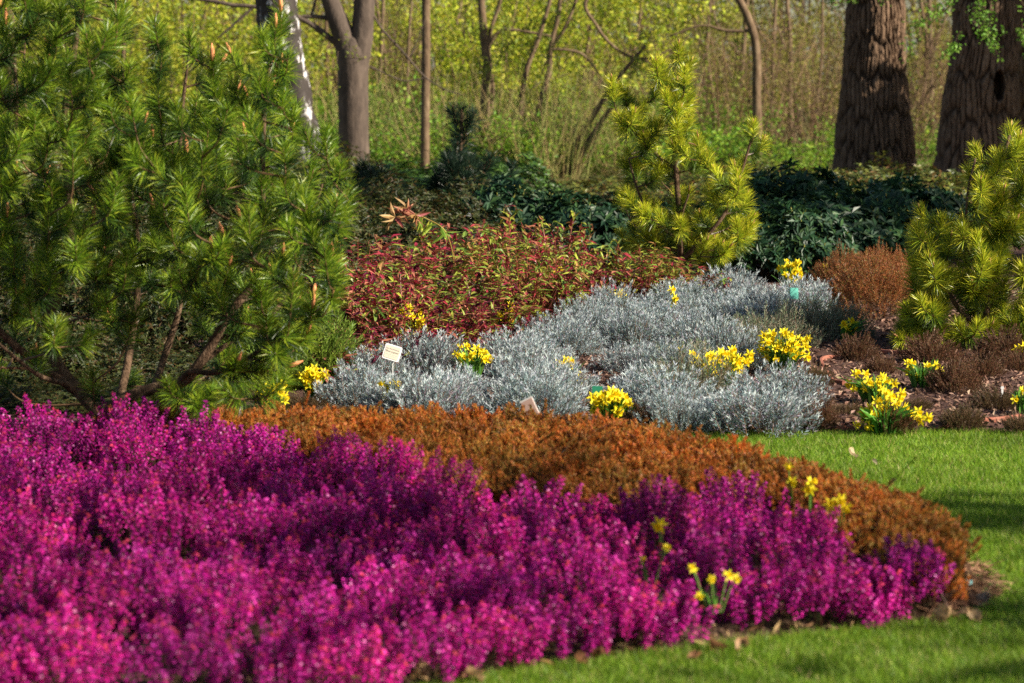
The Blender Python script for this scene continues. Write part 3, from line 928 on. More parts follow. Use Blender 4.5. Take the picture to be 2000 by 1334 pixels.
# ------------------------------------------------------------------ pines
def pine(name, label, px_base, D, stems, tips, poly, n_rand, depth_r, needle_px, shoot_px, cols, old_cols, n_need=170, needle_w=.0028, thick=1.0, bud_col=(.45, .18, .08), bud_px=18, thin=None, a0=1.15, a1=.45, min_y=None):
    k = D / FPX
    base = at(*px_base, D)
    base[2] = 0.02
    root = thing(name, label, "pine", tuple(base))
    nodes, tang = [], []
    for q, (pts, r0, r1) in enumerate(stems):
        W = np.array([at(x, y, D + dy) for x, y, dy in pts]) - base
        P = spline(W, max(10, 6 * len(pts)))
        g = Geo()
        tube(g, P, [r0 * k, r1 * k], 9, wob=.04)
        g.build("trunk" if q == 0 else "branch", M_PINEBARK, root, smooth=True)
        nodes.append(spline(W, 40)[2:])
    nodes = np.concatenate(nodes)
    T = [at(x, y, D + dy) - base for x, y, dy in tips]
    nlist = len(T)
    poly = np.asarray(poly, float)
    lo, hi = poly.min(0), poly.max(0)
    c = R.uniform(lo, hi, (n_rand * 12, 2))
    c = c[inside(poly, c[:, 0], c[:, 1])]
    if thin is not None:
        c = c[R.uniform(0, 1, len(c)) < thin(c[:, 0], c[:, 1])]
    c = c[:n_rand]
    for x, y in c:
        T.append(at(x, y, D + R.uniform(-depth_r, depth_r)) - base)
    T = np.array(T)
    d0 = np.array([np.min(np.linalg.norm(nodes - t, axis=1)) for t in T])
    order = np.argsort(d0)
    SL, NL = shoot_px * k, needle_px * k
    fol = Geo()
    allN = []
    buds = []
    for q in order:
        t = T[q]
        dv = t - nodes
        dist = np.linalg.norm(dv, axis=1)
        slope = dv[:, 2] / np.maximum(dist, 1e-6)
        cost = dist + np.where(slope < .6, (.6 - slope) * 1.2 * SL * 3, 0) + np.where(dist < SL * .7, (SL * .7 - dist) * 2.5, 0)
        A = nodes[np.argmin(cost)]
        L = np.linalg.norm(t - A)
        C = A + (t - A) * [.72, .72, .30] + R.normal(0, .03 * L, 3)
        P = spline([A, C, t], 14)
        w = min(3.2, 1.3 + L / SL * .5) * k * thick
        tube(fol, P, [w, .9 * k * thick], 5, np.array([.20, .115, .06]) * R.uniform(.7, 1.2))
        nodes = np.vstack([nodes, P[5:12:2]])
        if q < nlist or R.uniform() < .5:
            buds.append((t, norm((P[-1] - P[-3])[None])[0]))
        S = spline([A, C, t], 80)
        seg = np.linalg.norm(np.diff(S, axis=0), axis=1)
        al = np.concatenate([[0], np.cumsum(seg)])
        tot = al[-1]
        nl = min(tot * .85, SL * R.uniform(.75, 1.2))
        n = int(n_need * (nl / SL) * R.uniform(.85, 1.1))
        s = tot - nl * R.uniform(0, 1, n) ** .9
        i = np.clip(np.searchsorted(al, s), 1, 79)
        pos = S[i]
        tan = norm(S[i] - S[i - 1])
        u = (s - (tot - nl)) / nl
        rd = norm(np.cross(tan, R.normal(0, 1, (n, 3))))
        el = a0 + (a1 - a0) * u ** 1.3 + R.normal(0, .12, n)
        dr = norm(tan * np.cos(el)[:, None] + rd * np.sin(el)[:, None])
        ln = NL * R.uniform(.75, 1.12, n) * (1 - .35 * u ** 5)
        bright = R.uniform(.8, 1.15)
        col = np.where((u < R.uniform(.1, .45))[:, None], pick(old_cols, n), pick(cols, n)) * bright
        allN.append((pos, dr, ln, col))
    pos, dr, ln, col = [np.concatenate(x) for x in zip(*allN)]
    n = len(pos)
    grad = np.array([[.75, .85, .9], [.75, .85, .9], [1, 1, 1], [1, 1, 1], [1.3, 1.15, 1.0]])     # each needle runs from a darker base to a yellower, brighter tip
    sd_ = norm(np.cross(dr, R.normal(0, 1, (n, 3)))) * needle_w * .5 * R.uniform(.8, 1.2, (n, 1))
    bend = np.cross(dr, sd_ / np.linalg.norm(sd_, axis=1, keepdims=True)) * (ln * R.uniform(-.06, .06, n))[:, None] + np.array([0, 0, -.05]) * ln[:, None]
    mid = pos + dr * (ln * .55)[:, None] - bend * .3
    tip = pos + dr * ln[:, None] + bend
    V = np.stack([pos - sd_ * .8, pos + sd_ * .8, mid + sd_, mid - sd_, tip], 1).reshape(-1, 3)
    o = np.arange(n)[:, None] * 5
    fol.add(V, o + [[3, 2, 4]], o + [[0, 1, 2, 3]], (col[:, None, :] * grad[None]).reshape(-1, 3))
    fol.build("needles", M_NEEDLE, root)
    bg_ = Geo()
    h = bud_px * k
    tube(bg_, [[0, 0, -.15 * h], [0, 0, .2 * h], [0, 0, .6 * h], [0, 0, h]], [h * .09, h * .16, h * .13, h * .03], 6, bud_col)
    bm_ = bg_.mesh("bud", M_TWIG, True)
    from mathutils import Vector
    for t, d in buds[:96]:
        b = place("bud", bm_, root, tuple(t), sc=R.uniform(.75, 1.2))
        b.rotation_euler = Vector(d).to_track_quat('Z', 'Y').to_euler()
    return root


# big green pine on the left
GT = [(37, 65), (68, 135), (180, 250), (212, 205), (307, 140), (303, 45), (318, 85), (368, 70), (548, 18), (538, 50), (450, 102), (563, 108), (415, 115), (572, 225), (482, 185), (445, 212), (258, 240), (313, 300), (362, 310),
      (395, 295), (190, 305), (98, 258), (217, 358), (97, 360), (665, 325), (604, 390), (553, 400), (590, 378), (472, 430), (235, 415), (145, 410), (210, 430), (15, 420), (635, 255), (92, 475), (412, 485), (473, 437),
      (600, 430), (667, 410), (213, 532), (348, 525), (382, 570), (43, 567), (578, 555), (648, 500), (650, 540), (565, 627), (180, 650), (327, 750), (382, 785), (565, 715), (72, 690), (645, 585), (610, 600), (520, 600), (680, 365),
      (640, 450), (20, 250), (30, 330), (60, 20), (110, 60), (150, 120), (230, 30), (255, 130), (420, 560), (300, 470), (120, 520), (30, 480), (500, 540), (270, 600)]
green_tips = [(x, y, R.uniform(-.65, -.1)) for x, y in GT]
gstems = [([(200, 830, 0), (189, 802, 0), (140, 750, 0), (112, 712, 0), (94, 666, 0), (93, 624, 0), (108, 585, 0), (124, 533, 0), (138, 440, 0), (130, 330, .1), (128, 210, .1), (145, 100, .1), (160, -20, .1), (170, -160, .1)], 15, 4.5),
          ([(210, 830, 0), (225, 790, 0), (280, 765, 0), (352, 747, -.05), (388, 712, -.05), (420, 662, -.05), (448, 610, -.1), (500, 545, -.1), (508, 470, -.15), (512, 380, -.15), (513, 300, -.15), (518, 190, -.15), (535, 90, -.15), (546, 40, -.15)], 14, 3),
          ([(352, 747, -.05), (372, 726, -.1), (420, 728, -.15), (470, 708, -.2), (520, 676, -.25), (580, 640, -.3), (625, 600, -.3)], 7, 2),
          ([(300, 762, 0), (320, 700, .2), (350, 600, .3), (360, 480, .3), (350, 340, .3), (358, 200, .3), (372, 80, .3)], 8, 2.5),
          ([(205, 810, 0), (235, 770, .3), (260, 640, .5), (270, 500, .5), (250, 330, .5), (240, 150, .5), (250, -50, .5)], 10, 3),
          ([(150, 765, 0), (60, 700, -.2), (-20, 620, -.3), (-80, 480, -.3), (-100, 300, -.3), (-90, 100, -.3)], 9, 3),
          ([(140, 752, 0), (80, 735, -.3), (20, 690, -.4), (-40, 640, -.5)], 6, 2),
          ([(112, 590, 0), (50, 520, .1), (12, 410, .1), (25, 300, .1), (32, 170, .1), (10, 60, .1), (20, -90, .1)], 7, 3),
          ([(420, 662, -.05), (500, 640, .2), (570, 560, .3), (600, 450, .3), (630, 360, .3)], 6, 2),
          ([(388, 712, -.05), (450, 668, .1), (480, 650, .1), (520, 620, .1)], 6, 3)]
gpoly = [(-320, -220), (200, -220), (270, -20), (265, 150), (400, 170), (440, 110), (500, 60), (545, 30), (570, 120), (590, 230), (640, 300), (675, 360), (672, 450), (645, 580), (600, 690), (560, 750), (440, 800), (300, 790), (120, 760), (-300, 760)]


def gthin(x, y):
    p = np.ones(len(x))
    p[(y > 560) & (x < 340)] = .35
    p[(y > 640) & (x < 300)] = .18
    p[(y < 120) & (x > 230)] = .4
    p[x < -120] = .5
    return p


pine("green_pine", "big bushy dark green pine with orange buds behind the magenta heather", (205, 850), 11.9, gstems, green_tips, gpoly, 430, .8, 42, 86,
     [(.14, .25, .012), (.21, .33, .018), (.08, .16, .012), (.32, .40, .03)], [(.03, .07, .011), (.05, .105, .014), (.018, .045, .010)], 340, .0024, 1.2, (.66, .27, .12), 27, gthin, 1.15, .62)  # older needles deepened to paint shaded gaps, young ones brightened as sunlit tips

YC = [(.40, .47, .025), (.54, .57, .03), (.26, .35, .02), (.62, .58, .05)]
YO = [(.10, .17, .016), (.15, .22, .018), (.06, .11, .014)]
CT = [(1326, 90), (1322, 160), (1281, 119), (1195, 157), (1258, 198), (1289, 241), (1226, 294), (1289, 325), (1363, 269), (1471, 241), (1452, 317), (1412, 388), (1345, 374), (1471, 423), (1468, 440), (1408, 480), (1210, 170), (1300, 150),
      (1350, 120), (1225, 360), (1240, 430), (1260, 390), (1320, 440), (1370, 420), (1490, 275), (1440, 340), (1395, 330), (1380, 300), (1345, 230), (1230, 470), (1290, 470), (1360, 490), (1440, 470), (1460, 380), (1215, 230), (1305, 200)]
cst = [([(1330, 545, 0), (1328, 440, 0), (1320, 330, 0), (1318, 240, 0), (1324, 160, 0), (1326, 100, 0)], 7, 2.5), ([(1330, 510, 0), (1390, 450, -.1), (1425, 400, -.1), (1450, 330, -.1), (1470, 262, -.1)], 5, 2),
       ([(1329, 470, 0), (1275, 430, -.1), (1245, 370, -.1), (1228, 310, -.1)], 4, 1.5), ([(1320, 330, 0), (1280, 300, .1), (1240, 230, .1), (1200, 170, .1)], 4, 1.5), ([(1330, 500, 0), (1330, 430, -.3), (1345, 380, -.4)], 4, 1.5)]
cpoly = [(1200, 170), (1225, 165), (1265, 220), (1285, 120), (1325, 95), (1345, 110), (1352, 240), (1385, 290), (1400, 350), (1440, 310), (1465, 250), (1485, 280), (1460, 360), (1440, 420), (1475, 430), (1440, 490), (1380, 510), (1230, 500), (1205, 440), (1215, 330), (1200, 260)]
pine("yellow_pine", "tall yellow green young pine standing in the middle behind the silver drift", (1330, 560), 21.5, cst, [(x, y, R.uniform(-.3, .3)) for x, y in CT], cpoly, 85, .45, 31, 56,
     YC, YO, 330, .0036, 1.0, (.40, .20, .09), 12)
RT = [(1905, 290), (1975, 250), (1979, 322), (1923, 346), (1797, 410), (1921, 395), (1786, 455), (1986, 430), (1841, 568), (1995, 420), (1880, 470), (1800, 500), (1850, 430), (1930, 500), (1960, 560), (1900, 600), (1870, 630), (1800, 560),
      (1780, 540), (1790, 620), (1840, 640), (1940, 630), (1990, 600), (2020, 300), (2040, 380), (2060, 500), (1990, 520), (1910, 440), (1945, 300), (1960, 380), (1770, 600), (1760, 640)]
rst = [([(1925, 700, 0), (1926, 640, 0), (1930, 540, 0), (1930, 440, 0), (1945, 350, 0), (1972, 265, 0)], 8, 3), ([(1926, 660, 0), (1870, 600, -.1), (1840, 540, -.1), (1800, 470, -.1), (1796, 425, -.1)], 5, 2),
       ([(1926, 680, 0), (2000, 600, 0), (2040, 480, 0), (2040, 330, 0)], 6, 2), ([(1929, 560, 0), (1890, 480, -.2), (1890, 380, -.2), (1905, 310, -.2)], 4, 2), ([(1926, 670, 0), (1850, 640, -.1), (1790, 620, -.15), (1765, 610, -.15)], 4, 2)]
rpoly = [(1765, 610), (1775, 470), (1795, 405), (1830, 440), (1880, 380), (1900, 290), (1925, 330), (1970, 250), (2060, 220), (2150, 300), (2180, 500), (2120, 660), (1990, 650), (1850, 670), (1750, 660)]
pine("yellow_pine", "broad yellow green pine with brown stem at the right side of the bare bed", (1925, 705), 16.6, rst, [(x, y, R.uniform(-.3, .3)) for x, y in RT], rpoly, 210, .5, 35, 66,
     YC, YO, 330, .0031, 1.0, (.42, .22, .10), 13)
DC = [(.016, .036, .02), (.022, .046, .024), (.012, .028, .018)]
pine("dark_pine", "small dark blue green pine with one upright leader, in the shade", (890, 460), 30, [([(890, 440, 0), (893, 360, 0), (900, 280, 0), (902, 215, 0)], 5, 3), ([(892, 400, 0), (930, 350, 0), (955, 310, 0)], 3, 2), ([(890, 420, 0), (840, 390, 0), (800, 370, 0)], 3, 2)],
     [(902, 215, 0), (885, 212, 0), (925, 222, 0), (890, 250, 0), (912, 250, 0), (958, 308, 0), (940, 340, 0), (1000, 325, 0), (880, 300, 0), (905, 310, 0), (850, 360, 0), (930, 380, 0), (970, 370, 0), (820, 380, 0), (900, 270, .1), (893, 285, -.1)],
     [(880, 300), (915, 300), (960, 360), (1000, 400), (820, 410), (850, 340)], 75, .4, 34, 50, DC, DC, 230, .006, 1, (.08, .05, .03), 8)
pine("dark_pine", "low dark blue green pine spreading right of the big green pine", (740, 470), 29, [([(750, 450, 0), (745, 400, 0), (735, 350, 0), (715, 325, 0)], 4, 2), ([(748, 420, 0), (780, 380, 0), (800, 375, 0)], 3, 2)],
     [(712, 322, 0), (700, 330, 0), (740, 330, 0), (760, 345, 0), (800, 370, 0), (700, 370, 0), (780, 400, 0), (720, 400, 0)], [(690, 340), (740, 330), (800, 380), (800, 430), (690, 430)], 40, .4, 34, 50, DC, DC, 230, .006, 1, (.08, .05, .03), 8)

# ------------------------------------------------------------------ daffodils
def bloom_mesh(size):
    g = Geo()
    yel = [(.86, .74, .025), (.90, .80, .06), (.84, .69, .018)]
    for k in range(6):
        a = k * math.pi / 3 + R.normal(0, .08)
        d = np.array([math.cos(a), math.sin(a), R.uniform(-.25, .2)])
        F = np.stack([np.cross([0, 0, 1.0], d), [0, 0, 1.0], d], 1)
        w = .42 * size
        V = np.array([[0, 0, 0], [w * .5, 0, .5 * size], [0, size * .04, .55 * size], [-w * .5, 0, .5 * size], [0, R.uniform(-.1, .1) * size, size]])
        g.add((F @ V.T).T, [[0, 1, 2], [0, 2, 3], [1, 4, 2], [2, 4, 3]], None, pick(yel, 1)[0])
    a = np.arange(8) * math.pi / 4
    rings = [(.16, 0), (.22, .3), (.28, .55), (.40, .68)]
    V = np.concatenate([np.stack([np.cos(a) * r * size, np.sin(a) * r * size, a * 0 + z * size], 1) for r, z in rings])
    V[24:] += R.normal(0, .03 * size, (8, 3))
    Q = [[i * 8 + j, i * 8 + (j + 1) % 8, (i + 1) * 8 + (j + 1) % 8, (i + 1) * 8 + j] for i in range(3) for j in range(8)]
    g.add(V, None, Q, (.86, .64, .01))
    return g.mesh("bloom", M_FLOWER)


BL = [bloom_mesh(.031) for _ in range(4)]


def daffodil(label, foot, W, H, n, blooms=None, leaves=46, lean=(0, 0), depth=None, group="daffodil clumps", size=1.0, lift=.03):
    """foot pixel, width and height in pixels; each bloom is a part on its own stem"""
    p = gnd(*foot) if depth is None else at(*foot, depth)
    k = p[1] / FPX
    p[2] = max(p[2], 0) + (lift if depth is None else 0)
    t = thing("daffodil_clump", label, "daffodils", tuple(p), group)
    W, H = W * k * .5, H * k
    g = Geo()
    lw = .0066 * size
    for _ in range(leaves):
        a, q = R.uniform(0, 6.283), math.sqrt(R.uniform(0, 1))
        b = np.array([math.cos(a) * q * W * .4, math.sin(a) * q * W * .4, -.01])
        h = H * R.uniform(.6, 1.02)
        o = np.array([math.cos(a), math.sin(a), 0]) * W * R.uniform(.1, .75) * (.3 + q)
        m = b + o * .35 + [0, 0, h * .62]
        e = b + o * 1.1 + [lean[0] * H, lean[1] * H, h * R.uniform(.75, 1.05)]
        P = spline([b, m, e], 6)
        sdv = norm(np.cross(norm(P[-1] - P[0] + 1e-6), [R.normal(), R.normal(), .3]))
        w = lw * np.array([.8, 1, 1, .9, .7, .12])[:, None] * sdv
        V = np.stack([P - w, P + w], 1).reshape(-1, 3)
        Q = [[2 * i, 2 * i + 1, 2 * i + 3, 2 * i + 2] for i in range(5)]
        g.add(V, None, Q, pick([(.07, .21, .03), (.10, .28, .035), (.15, .33, .05), (.05, .15, .03)], 1)[0])
    stems = Geo()
    spots = []
    if blooms:
        for bx, by in blooms:
            spots.append(at(bx, by, p[1] + R.uniform(-.4, .4) * W) - p)
    else:
        for _ in range(int(n * 1.5)):
            a, q = R.uniform(0, 6.283), math.sqrt(R.uniform(0, 1))
            spots.append(np.array([math.cos(a) * q * W * .92, math.sin(a) * q * W * .7, H * (R.uniform(.62, 1.0) - .28 * q * R.uniform(0, 1.4))]))
    for s in spots:
        b = np.array([s[0] * .35, s[1] * .35, -.01])
        tube(g, spline([b, b * .4 + s * .6 + [0, 0, .12 * H], s], 6), .0022, 4, (.13, .26, .04))
        az = R.normal(-.9, .8) - math.pi / 2 + math.pi / 2
        face = np.array([math.sin(R.normal(.7, .7)), -abs(math.cos(R.normal(.5, .6))) - .05, R.normal(.0, .28)])
        from mathutils import Vector
        o = place("bloom", BL[R.integers(0, 4)], t, tuple(s), sc=R.uniform(.85, 1.15) * size)
        o.rotation_euler = Vector(face).to_track_quat('Z', 'Y').to_euler()
    g.build("foliage", M_LEAF, t)
    return t


def grid_blooms(pts, ox, oy, sc):
    return [(ox + x / sc, oy + y / sc) for x, y in pts]


# blooms read off the photograph for the three clumps nearest the lawn
A = grid_blooms([(90, 1100), (180, 1010), (210, 900), (300, 840), (300, 1110), (290, 1010), (360, 940), (410, 740), (430, 850), (500, 980), (510, 1090), (530, 850), (560, 930), (630, 920), (540, 620), (580, 720), (700, 780), (760, 700), (780, 610),
                 (840, 820), (910, 910), (980, 960), (1040, 900), (1090, 1020), (1195, 980), (620, 660), (480, 560)], 1660, 690, 7.845)
B = grid_blooms([(90, 320), (240, 320), (190, 480), (280, 440), (300, 560), (400, 520), (370, 480), (480, 350), (430, 440), (540, 430), (520, 380), (680, 460), (50, 540), (0, 470), (230, 540)], 1660, 690, 7.845)
C_ = grid_blooms([(880, 150), (900, 200), (940, 160), (1020, 350), (1040, 370), (1180, 330), (1310, 180), (1360, 250), (1390, 280), (900, 280), (1180, 200)], 1660, 690, 7.845)
daffodil("big daffodil clump at the lawn edge, in front of another daffodil clump", (1725, 853), 120, 62, 0, A, 70)
daffodil("daffodil clump leaning left, right behind the front clump at the lawn edge", (1705, 800), 105, 66, 0, B, 55, (-.15, 0))
daffodil("leafy daffodil clump with few blooms before the brown heather tufts", (1800, 768), 84, 60, 0, C_, 70)
daffodil("tall daffodil clump at the right end of the silver drift", (1528, 742), 112, 88, 34, None, 66, (-.02, 0))
daffodil("daffodil clump sunk among silver mounds behind the largest silver mound", (1408, 772), 128, 80, 34, None, 40)
daffodil("few daffodil blooms on the left of the clump sunk among silver mounds", (1330, 738), 36, 46, 6, None, 12)
daffodil("daffodil clump beside the green plant tag", (1195, 849), 94, 74, 30, None, 55)
daffodil("small daffodil clump in the silver drift above the green plant tag", (1110, 772), 62, 66, 9, None, 18)
daffodil("daffodil clump with a big upright leaf in the left half of the silver drift", (922, 755), 86, 76, 13, None, 20)
daffodil("daffodils between the two leftmost silver mounds, behind the orange heather", (765, 824), 46, 66, 12, None, 24)
daffodil("daffodil clump at the left end of the silver drift by the dwarf conifer", (612, 800), 58, 74, 18, None, 36)
daffodil("daffodils at the edge of the big green pine's lowest branches", (530, 826), 62, 72, 16, None, 30)
daffodil("two or three shaded daffodils at the right end of the silver drift", (1655, 682), 40, 62, 5, None, 30, (.5, 0))
daffodil("daffodil clump at the far top of the silver drift below the middle pine", (1540, 590), 56, 76, 14, None, 20)
daffodil("pair of daffodils by the rust heath at the far end of the drift", (1612, 592), 22, 70, 4, None, 8)
daffodil("daffodil leaves with a bloom below the white stake at the photo's right edge", (1996, 822), 50, 62, 3, None, 36)
daffodil("daffodil blooms above the brown tufts at the photo's right edge", (2000, 722), 30, 50, 6, None, 10)
daffodil("daffodils showing through the middle of the red shrubs on the left", (790, 712), 84, 118, 16, None, 14, depth=None)
daffodil("daffodils among the red shrubs next to the silver drift's upper edge", (985, 690), 46, 92, 7, None, 8)
daffodil("daffodils at the back of the red shrubs near the middle pine", (1082, 626), 70, 102, 9, None, 10)
daffodil("daffodils where the red shrubs meet the silver drift's far edge", (1208, 640), 34, 80, 6, None, 10)
daffodil("two daffodils at the foot of the middle yellow pine", (1312, 640), 20, 66, 3, None, 6)
daffodil("daffodils glimpsed under the big green pine near its trunk", (150, 765), 50, 70, 8, None, 14)
# the ones that come up through the heather
daffodil("single daffodil bloom standing out of the magenta heather", (1290, 1090), 18, 66, 0, [(1288, 1025)], 4, depth=8.5, group="daffodils in the heather", size=.95)
daffodil("daffodil with two small half hidden blooms low in the magenta heather", (1265, 1140), 30, 60, 0, [(1253, 1093), (1302, 1070)], 3, depth=8.05, group="daffodils in the heather", size=.55)
daffodil("daffodils with a bright green leaf at a gap in the magenta heather", (1395, 1190), 60, 66, 0, [(1352, 1110), (1390, 1131), (1422, 1124), (1366, 1164), (1437, 1130)], 9, depth=7.9, group="daffodils in the heather", size=.6)
daffodil("upright daffodils where magenta meets orange heather", (1545, 990), 20, 70, 0, [(1540, 910), (1541, 935), (1546, 942)], 3, depth=9.5, group="daffodils in the heather", size=.8)
daffodil("drooping daffodil at the border of the orange heather", (1582, 1000), 16, 66, 0, [(1584, 942), (1580, 955)], 2, depth=9.38, group="daffodils in the heather", size=.95)
daffodil("pale daffodils at the right rim of the magenta heather", (1640, 1040), 40, 66, 0, [(1622, 985), (1640, 985), (1652, 990), (1640, 975)], 2, depth=8.92, group="daffodils in the heather", size=.8)


# ------------------------------------------------------------------ plant labels, stake, edging, fallen leaves
def slab(w, h, t, bev=.15):
    """rounded-corner plate standing in the xz plane"""
    r = min(w, h) * bev
    pts = []
    for cx, cz, a0 in ((w / 2 - r, h / 2 - r, 0), (-w / 2 + r, h / 2 - r, 90), (-w / 2 + r, -h / 2 + r, 180), (w / 2 - r, -h / 2 + r, 270)):
        for k in range(4):
            a = math.radians(a0 + k * 30)
            pts.append((cx + r * math.cos(a), cz + r * math.sin(a)))
    n = len(pts)
    V = np.array([[x, -t / 2, z] for x, z in pts] + [[x, t / 2, z] for x, z in pts] + [[0, -t / 2, 0], [0, t / 2, 0]])
    T = [[2 * n, i, (i + 1) % n] for i in range(n)] + [[2 * n + 1, n + (i + 1) % n, n + i] for i in range(n)]
    Q = [[i, n + i, n + (i + 1) % n, (i + 1) % n] for i in range(n)]
    return V, T, Q


def sign(label, px, py, depth, w_px, h_px, rot, col, frame=None, post_col=(.5, .5, .48), text=None, bev=.1):
    k = depth / FPX
    c = at(px, py, depth)
    t = thing("plant_label", label, "label", (c[0], c[1], .02))
    w, h = w_px * k, h_px * k
    up = c[2] - .02
    from mathutils import Euler
    E = np.array(Euler(rot).to_matrix())
    g = Geo()
    V, T, Q = slab(w, h, .004, bev)
    g.add(V @ E.T + [0, 0, up], T, Q, frame or col)
    pl = g.build("plate", M_PLAIN, t)
    if frame:
        g = Geo()
        V, T, Q = slab(w * .86, h * .84, .002, bev)
        g.add((V + [0, -.003, 0]) @ E.T + [0, 0, up], T, Q, col)
        g.build("card", M_PLAIN, pl)
    g = Geo()
    tube(g, [[0, .006, -.1], [0, .006, up]], .004, 5, post_col)
    g.build("post", M_PLAIN, t)
    if text:
        g = Geo()
        for z, half, hh, d in text:
            x = -half * w
            while x < half * w:
                lw = R.uniform(.018, .035) * w
                V, T, Q = slab(lw, hh * h, .001, .2)
                g.add((V + [x, -.0045, z * h + R.uniform(-.01, .01) * h]) @ E.T + [0, 0, up], T, Q, d)
                x += lw + (R.uniform(.008, .02) if R.uniform() < .85 else .05) * w
        cu = bpy.data.curves.new("lettering", 'FONT')
        cu.body, cu.size, cu.align_x, cu.align_y = "'Blue Jupiter'", .17 * h, 'CENTER', 'CENTER'
        fo = bpy.data.objects.new("lettering", cu)
        COL.objects.link(fo)
        me = bpy.data.meshes.new_from_object(fo.evaluated_get(bpy.context.evaluated_depsgraph_get()))
        bpy.data.objects.remove(fo)
        v = np.array([q.co[:] for q in me.vertices])
        f = [list(q.vertices) for q in me.polygons]
        V = np.stack([v[:, 0], np.full(len(v), -.0046), v[:, 1] + .02 * h], 1)
        tri = [[q[0], q[i], q[i + 1]] for q in f for i in range(1, len(q) - 1)]
        g.add(V @ E.T + [0, 0, up], tri, None, (.08, .07, .05))
        g.build("lettering", M_PLAIN, pl)
    return t


sign("white framed plant label with writing, tilted, at the left end of the silver drift", 766, 689, 13.45, 34, 33, (math.radians(-30), math.radians(17), 0), (.50, .45, .36), (.66, .66, .66), text=[(.20, .38, .05, (.25, .22, .2)), (-.16, .34, .025, (.5, .46, .38)), (-.27, .3, .02, (.55, .5, .42))])
sign("pinkish beige plant label turned sideways, standing behind the orange heather", 1035, 797, 12.25, 27, 40, (math.radians(-8), math.radians(-27), math.radians(-10)), (.62, .40, .33), (.80, .74, .70), bev=.06)
sign("dark green plant tag behind a daffodil clump", 1167, 767, 13.3, 21, 26, (math.radians(-8), 0, math.radians(8)), (.012, .16, .085), bev=.06)
sign("pale turquoise plant tag half hidden in the far silver shrubs", 1551, 573, 17.6, 17, 22, (math.radians(-12), math.radians(2), math.radians(12)), (.13, .50, .40), bev=.06)
sign("small white plant label tilted in the dark azaleas", 919, 417, 23.5, 18, 9, (math.radians(-40), math.radians(-38), 0), (.55, .56, .62), bev=.06)
p = gnd(1957, 794)
t = thing("plant_stake", "thin white plant stake stuck in the bare bed above an olive brown tuft", "stake", (p[0], p[1], .03))
g = Geo()
V, T, Q = slab(.010, .075, .003, .3)
g.add(V + [0, 0, .025], T, Q, (.8, .8, .78))
g.build("blade", M_PLAIN, t)
g = Geo()
V, T, Q = slab(.016, .014, .004, .3)
g.add(V + [0, 0, .062], T, Q, (.75, .75, .74))
g.build("head", M_PLAIN, t)

for q, (pts, lab) in enumerate([([(1570, 818), (1596, 816), (1622, 816)], "short terracotta edging bar next to the largest silver mound"),
                                ([(1630, 834), (1648, 833), (1668, 833)], "shaded terracotta edging bar left of the front daffodil clump"),
                                ([(1812, 833), (1832, 832), (1852, 831)], "thin terracotta edging bar right of the front daffodil clump"),
                                ([(1912, 828), (1950, 826), (1992, 823)], "long terracotta edging bar at the lawn side, far right"),
                                ([(1606, 722), (1604, 712), (1616, 704), (1640, 702)], "curved terracotta edging behind the tallest daffodil clump"),
                                ([(1616, 735), (1626, 745), (1648, 752)], "terracotta edging piece leading toward the front daffodils"),
                                ([(1720, 690), (1745, 692), (1770, 694)], "shaded edging bar below the right yellow pine")]):
    W = np.array([gnd(x, y, .03) for x, y in pts])
    W[:, 2] = [mulch_z(w[0], w[1]) + .018 for w in W]
    g = Geo()
    c = W.mean(0)
    P = spline(W - c, 14)
    t = norm(np.gradient(P, axis=0))
    sd_ = norm(np.cross(t, [0, 0, 1.0]))
    prof = [(-.009, -.06), (-.009, -.002), (-.006, .004), (.006, .004), (.009, -.002), (.009, -.06)]
    V = np.stack([P + sd_ * a + np.array([0, 0, b]) for a, b in prof], 1)
    m = len(prof)
    Q = [[i * m + j, i * m + (j + 1) % m, (i + 1) * m + (j + 1) % m, (i + 1) * m + j] for i in range(len(P) - 1) for j in range(m)]
    g.add(V.reshape(-1, 3), [[0, 2, 1], [0, 3, 2], [0, 4, 3], [0, 5, 4]] + [[len(P) * m - m + a for a in tr] for tr in ([0, 1, 2], [0, 2, 3], [0, 3, 4], [0, 4, 5])], Q)
    o = g.build("clay_edging", M_CLAY)
    o.location = tuple(c)
    tag(o, lab, "edging", "terracotta edging of the bare bed")


def dead_leaf(label, px, py, size, col, z=.03):
    p = gnd(px, py, z)
    nx, ny = 7, 11
    u, v = np.meshgrid(np.linspace(-1, 1, nx), np.linspace(0, 1, ny), indexing='ij')
    wid = (.36 * np.sin(np.pi * np.clip(v, .02, .98)) ** .7 * (1 + .22 * np.sin(v * 22))) * size
    x = u * wid
    y = (v - .5) * size
    zz = .22 * size * u ** 2 + .1 * size * np.sin(v * 5 + u * 2 + R.uniform(0, 6)) + R.normal(0, .012, u.shape) * size
    i, j = np.meshgrid(np.arange(nx - 1), np.arange(ny - 1), indexing='ij')
    Q = np.stack([i * ny + j, (i + 1) * ny + j, (i + 1) * ny + j + 1, i * ny + j + 1], -1).reshape(-1, 4)
    g = Geo()
    C = np.where((np.abs(u) < .1).reshape(-1, 1), np.array([col]) * .75, np.array([col])) * R.uniform(.85, 1.1, (u.size, 1))
    g.add(np.stack([x, y, zz], -1).reshape(-1, 3), None, Q, C)
    o = g.build("fallen_leaf", M_LEAF, smooth=True)
    o.location = tuple(p)
    o.rotation_euler = (R.uniform(.2, .9), R.uniform(-.4, .4), R.uniform(0, 6.28))
    tag(o, label, "leaf", "fallen leaves")
    return o


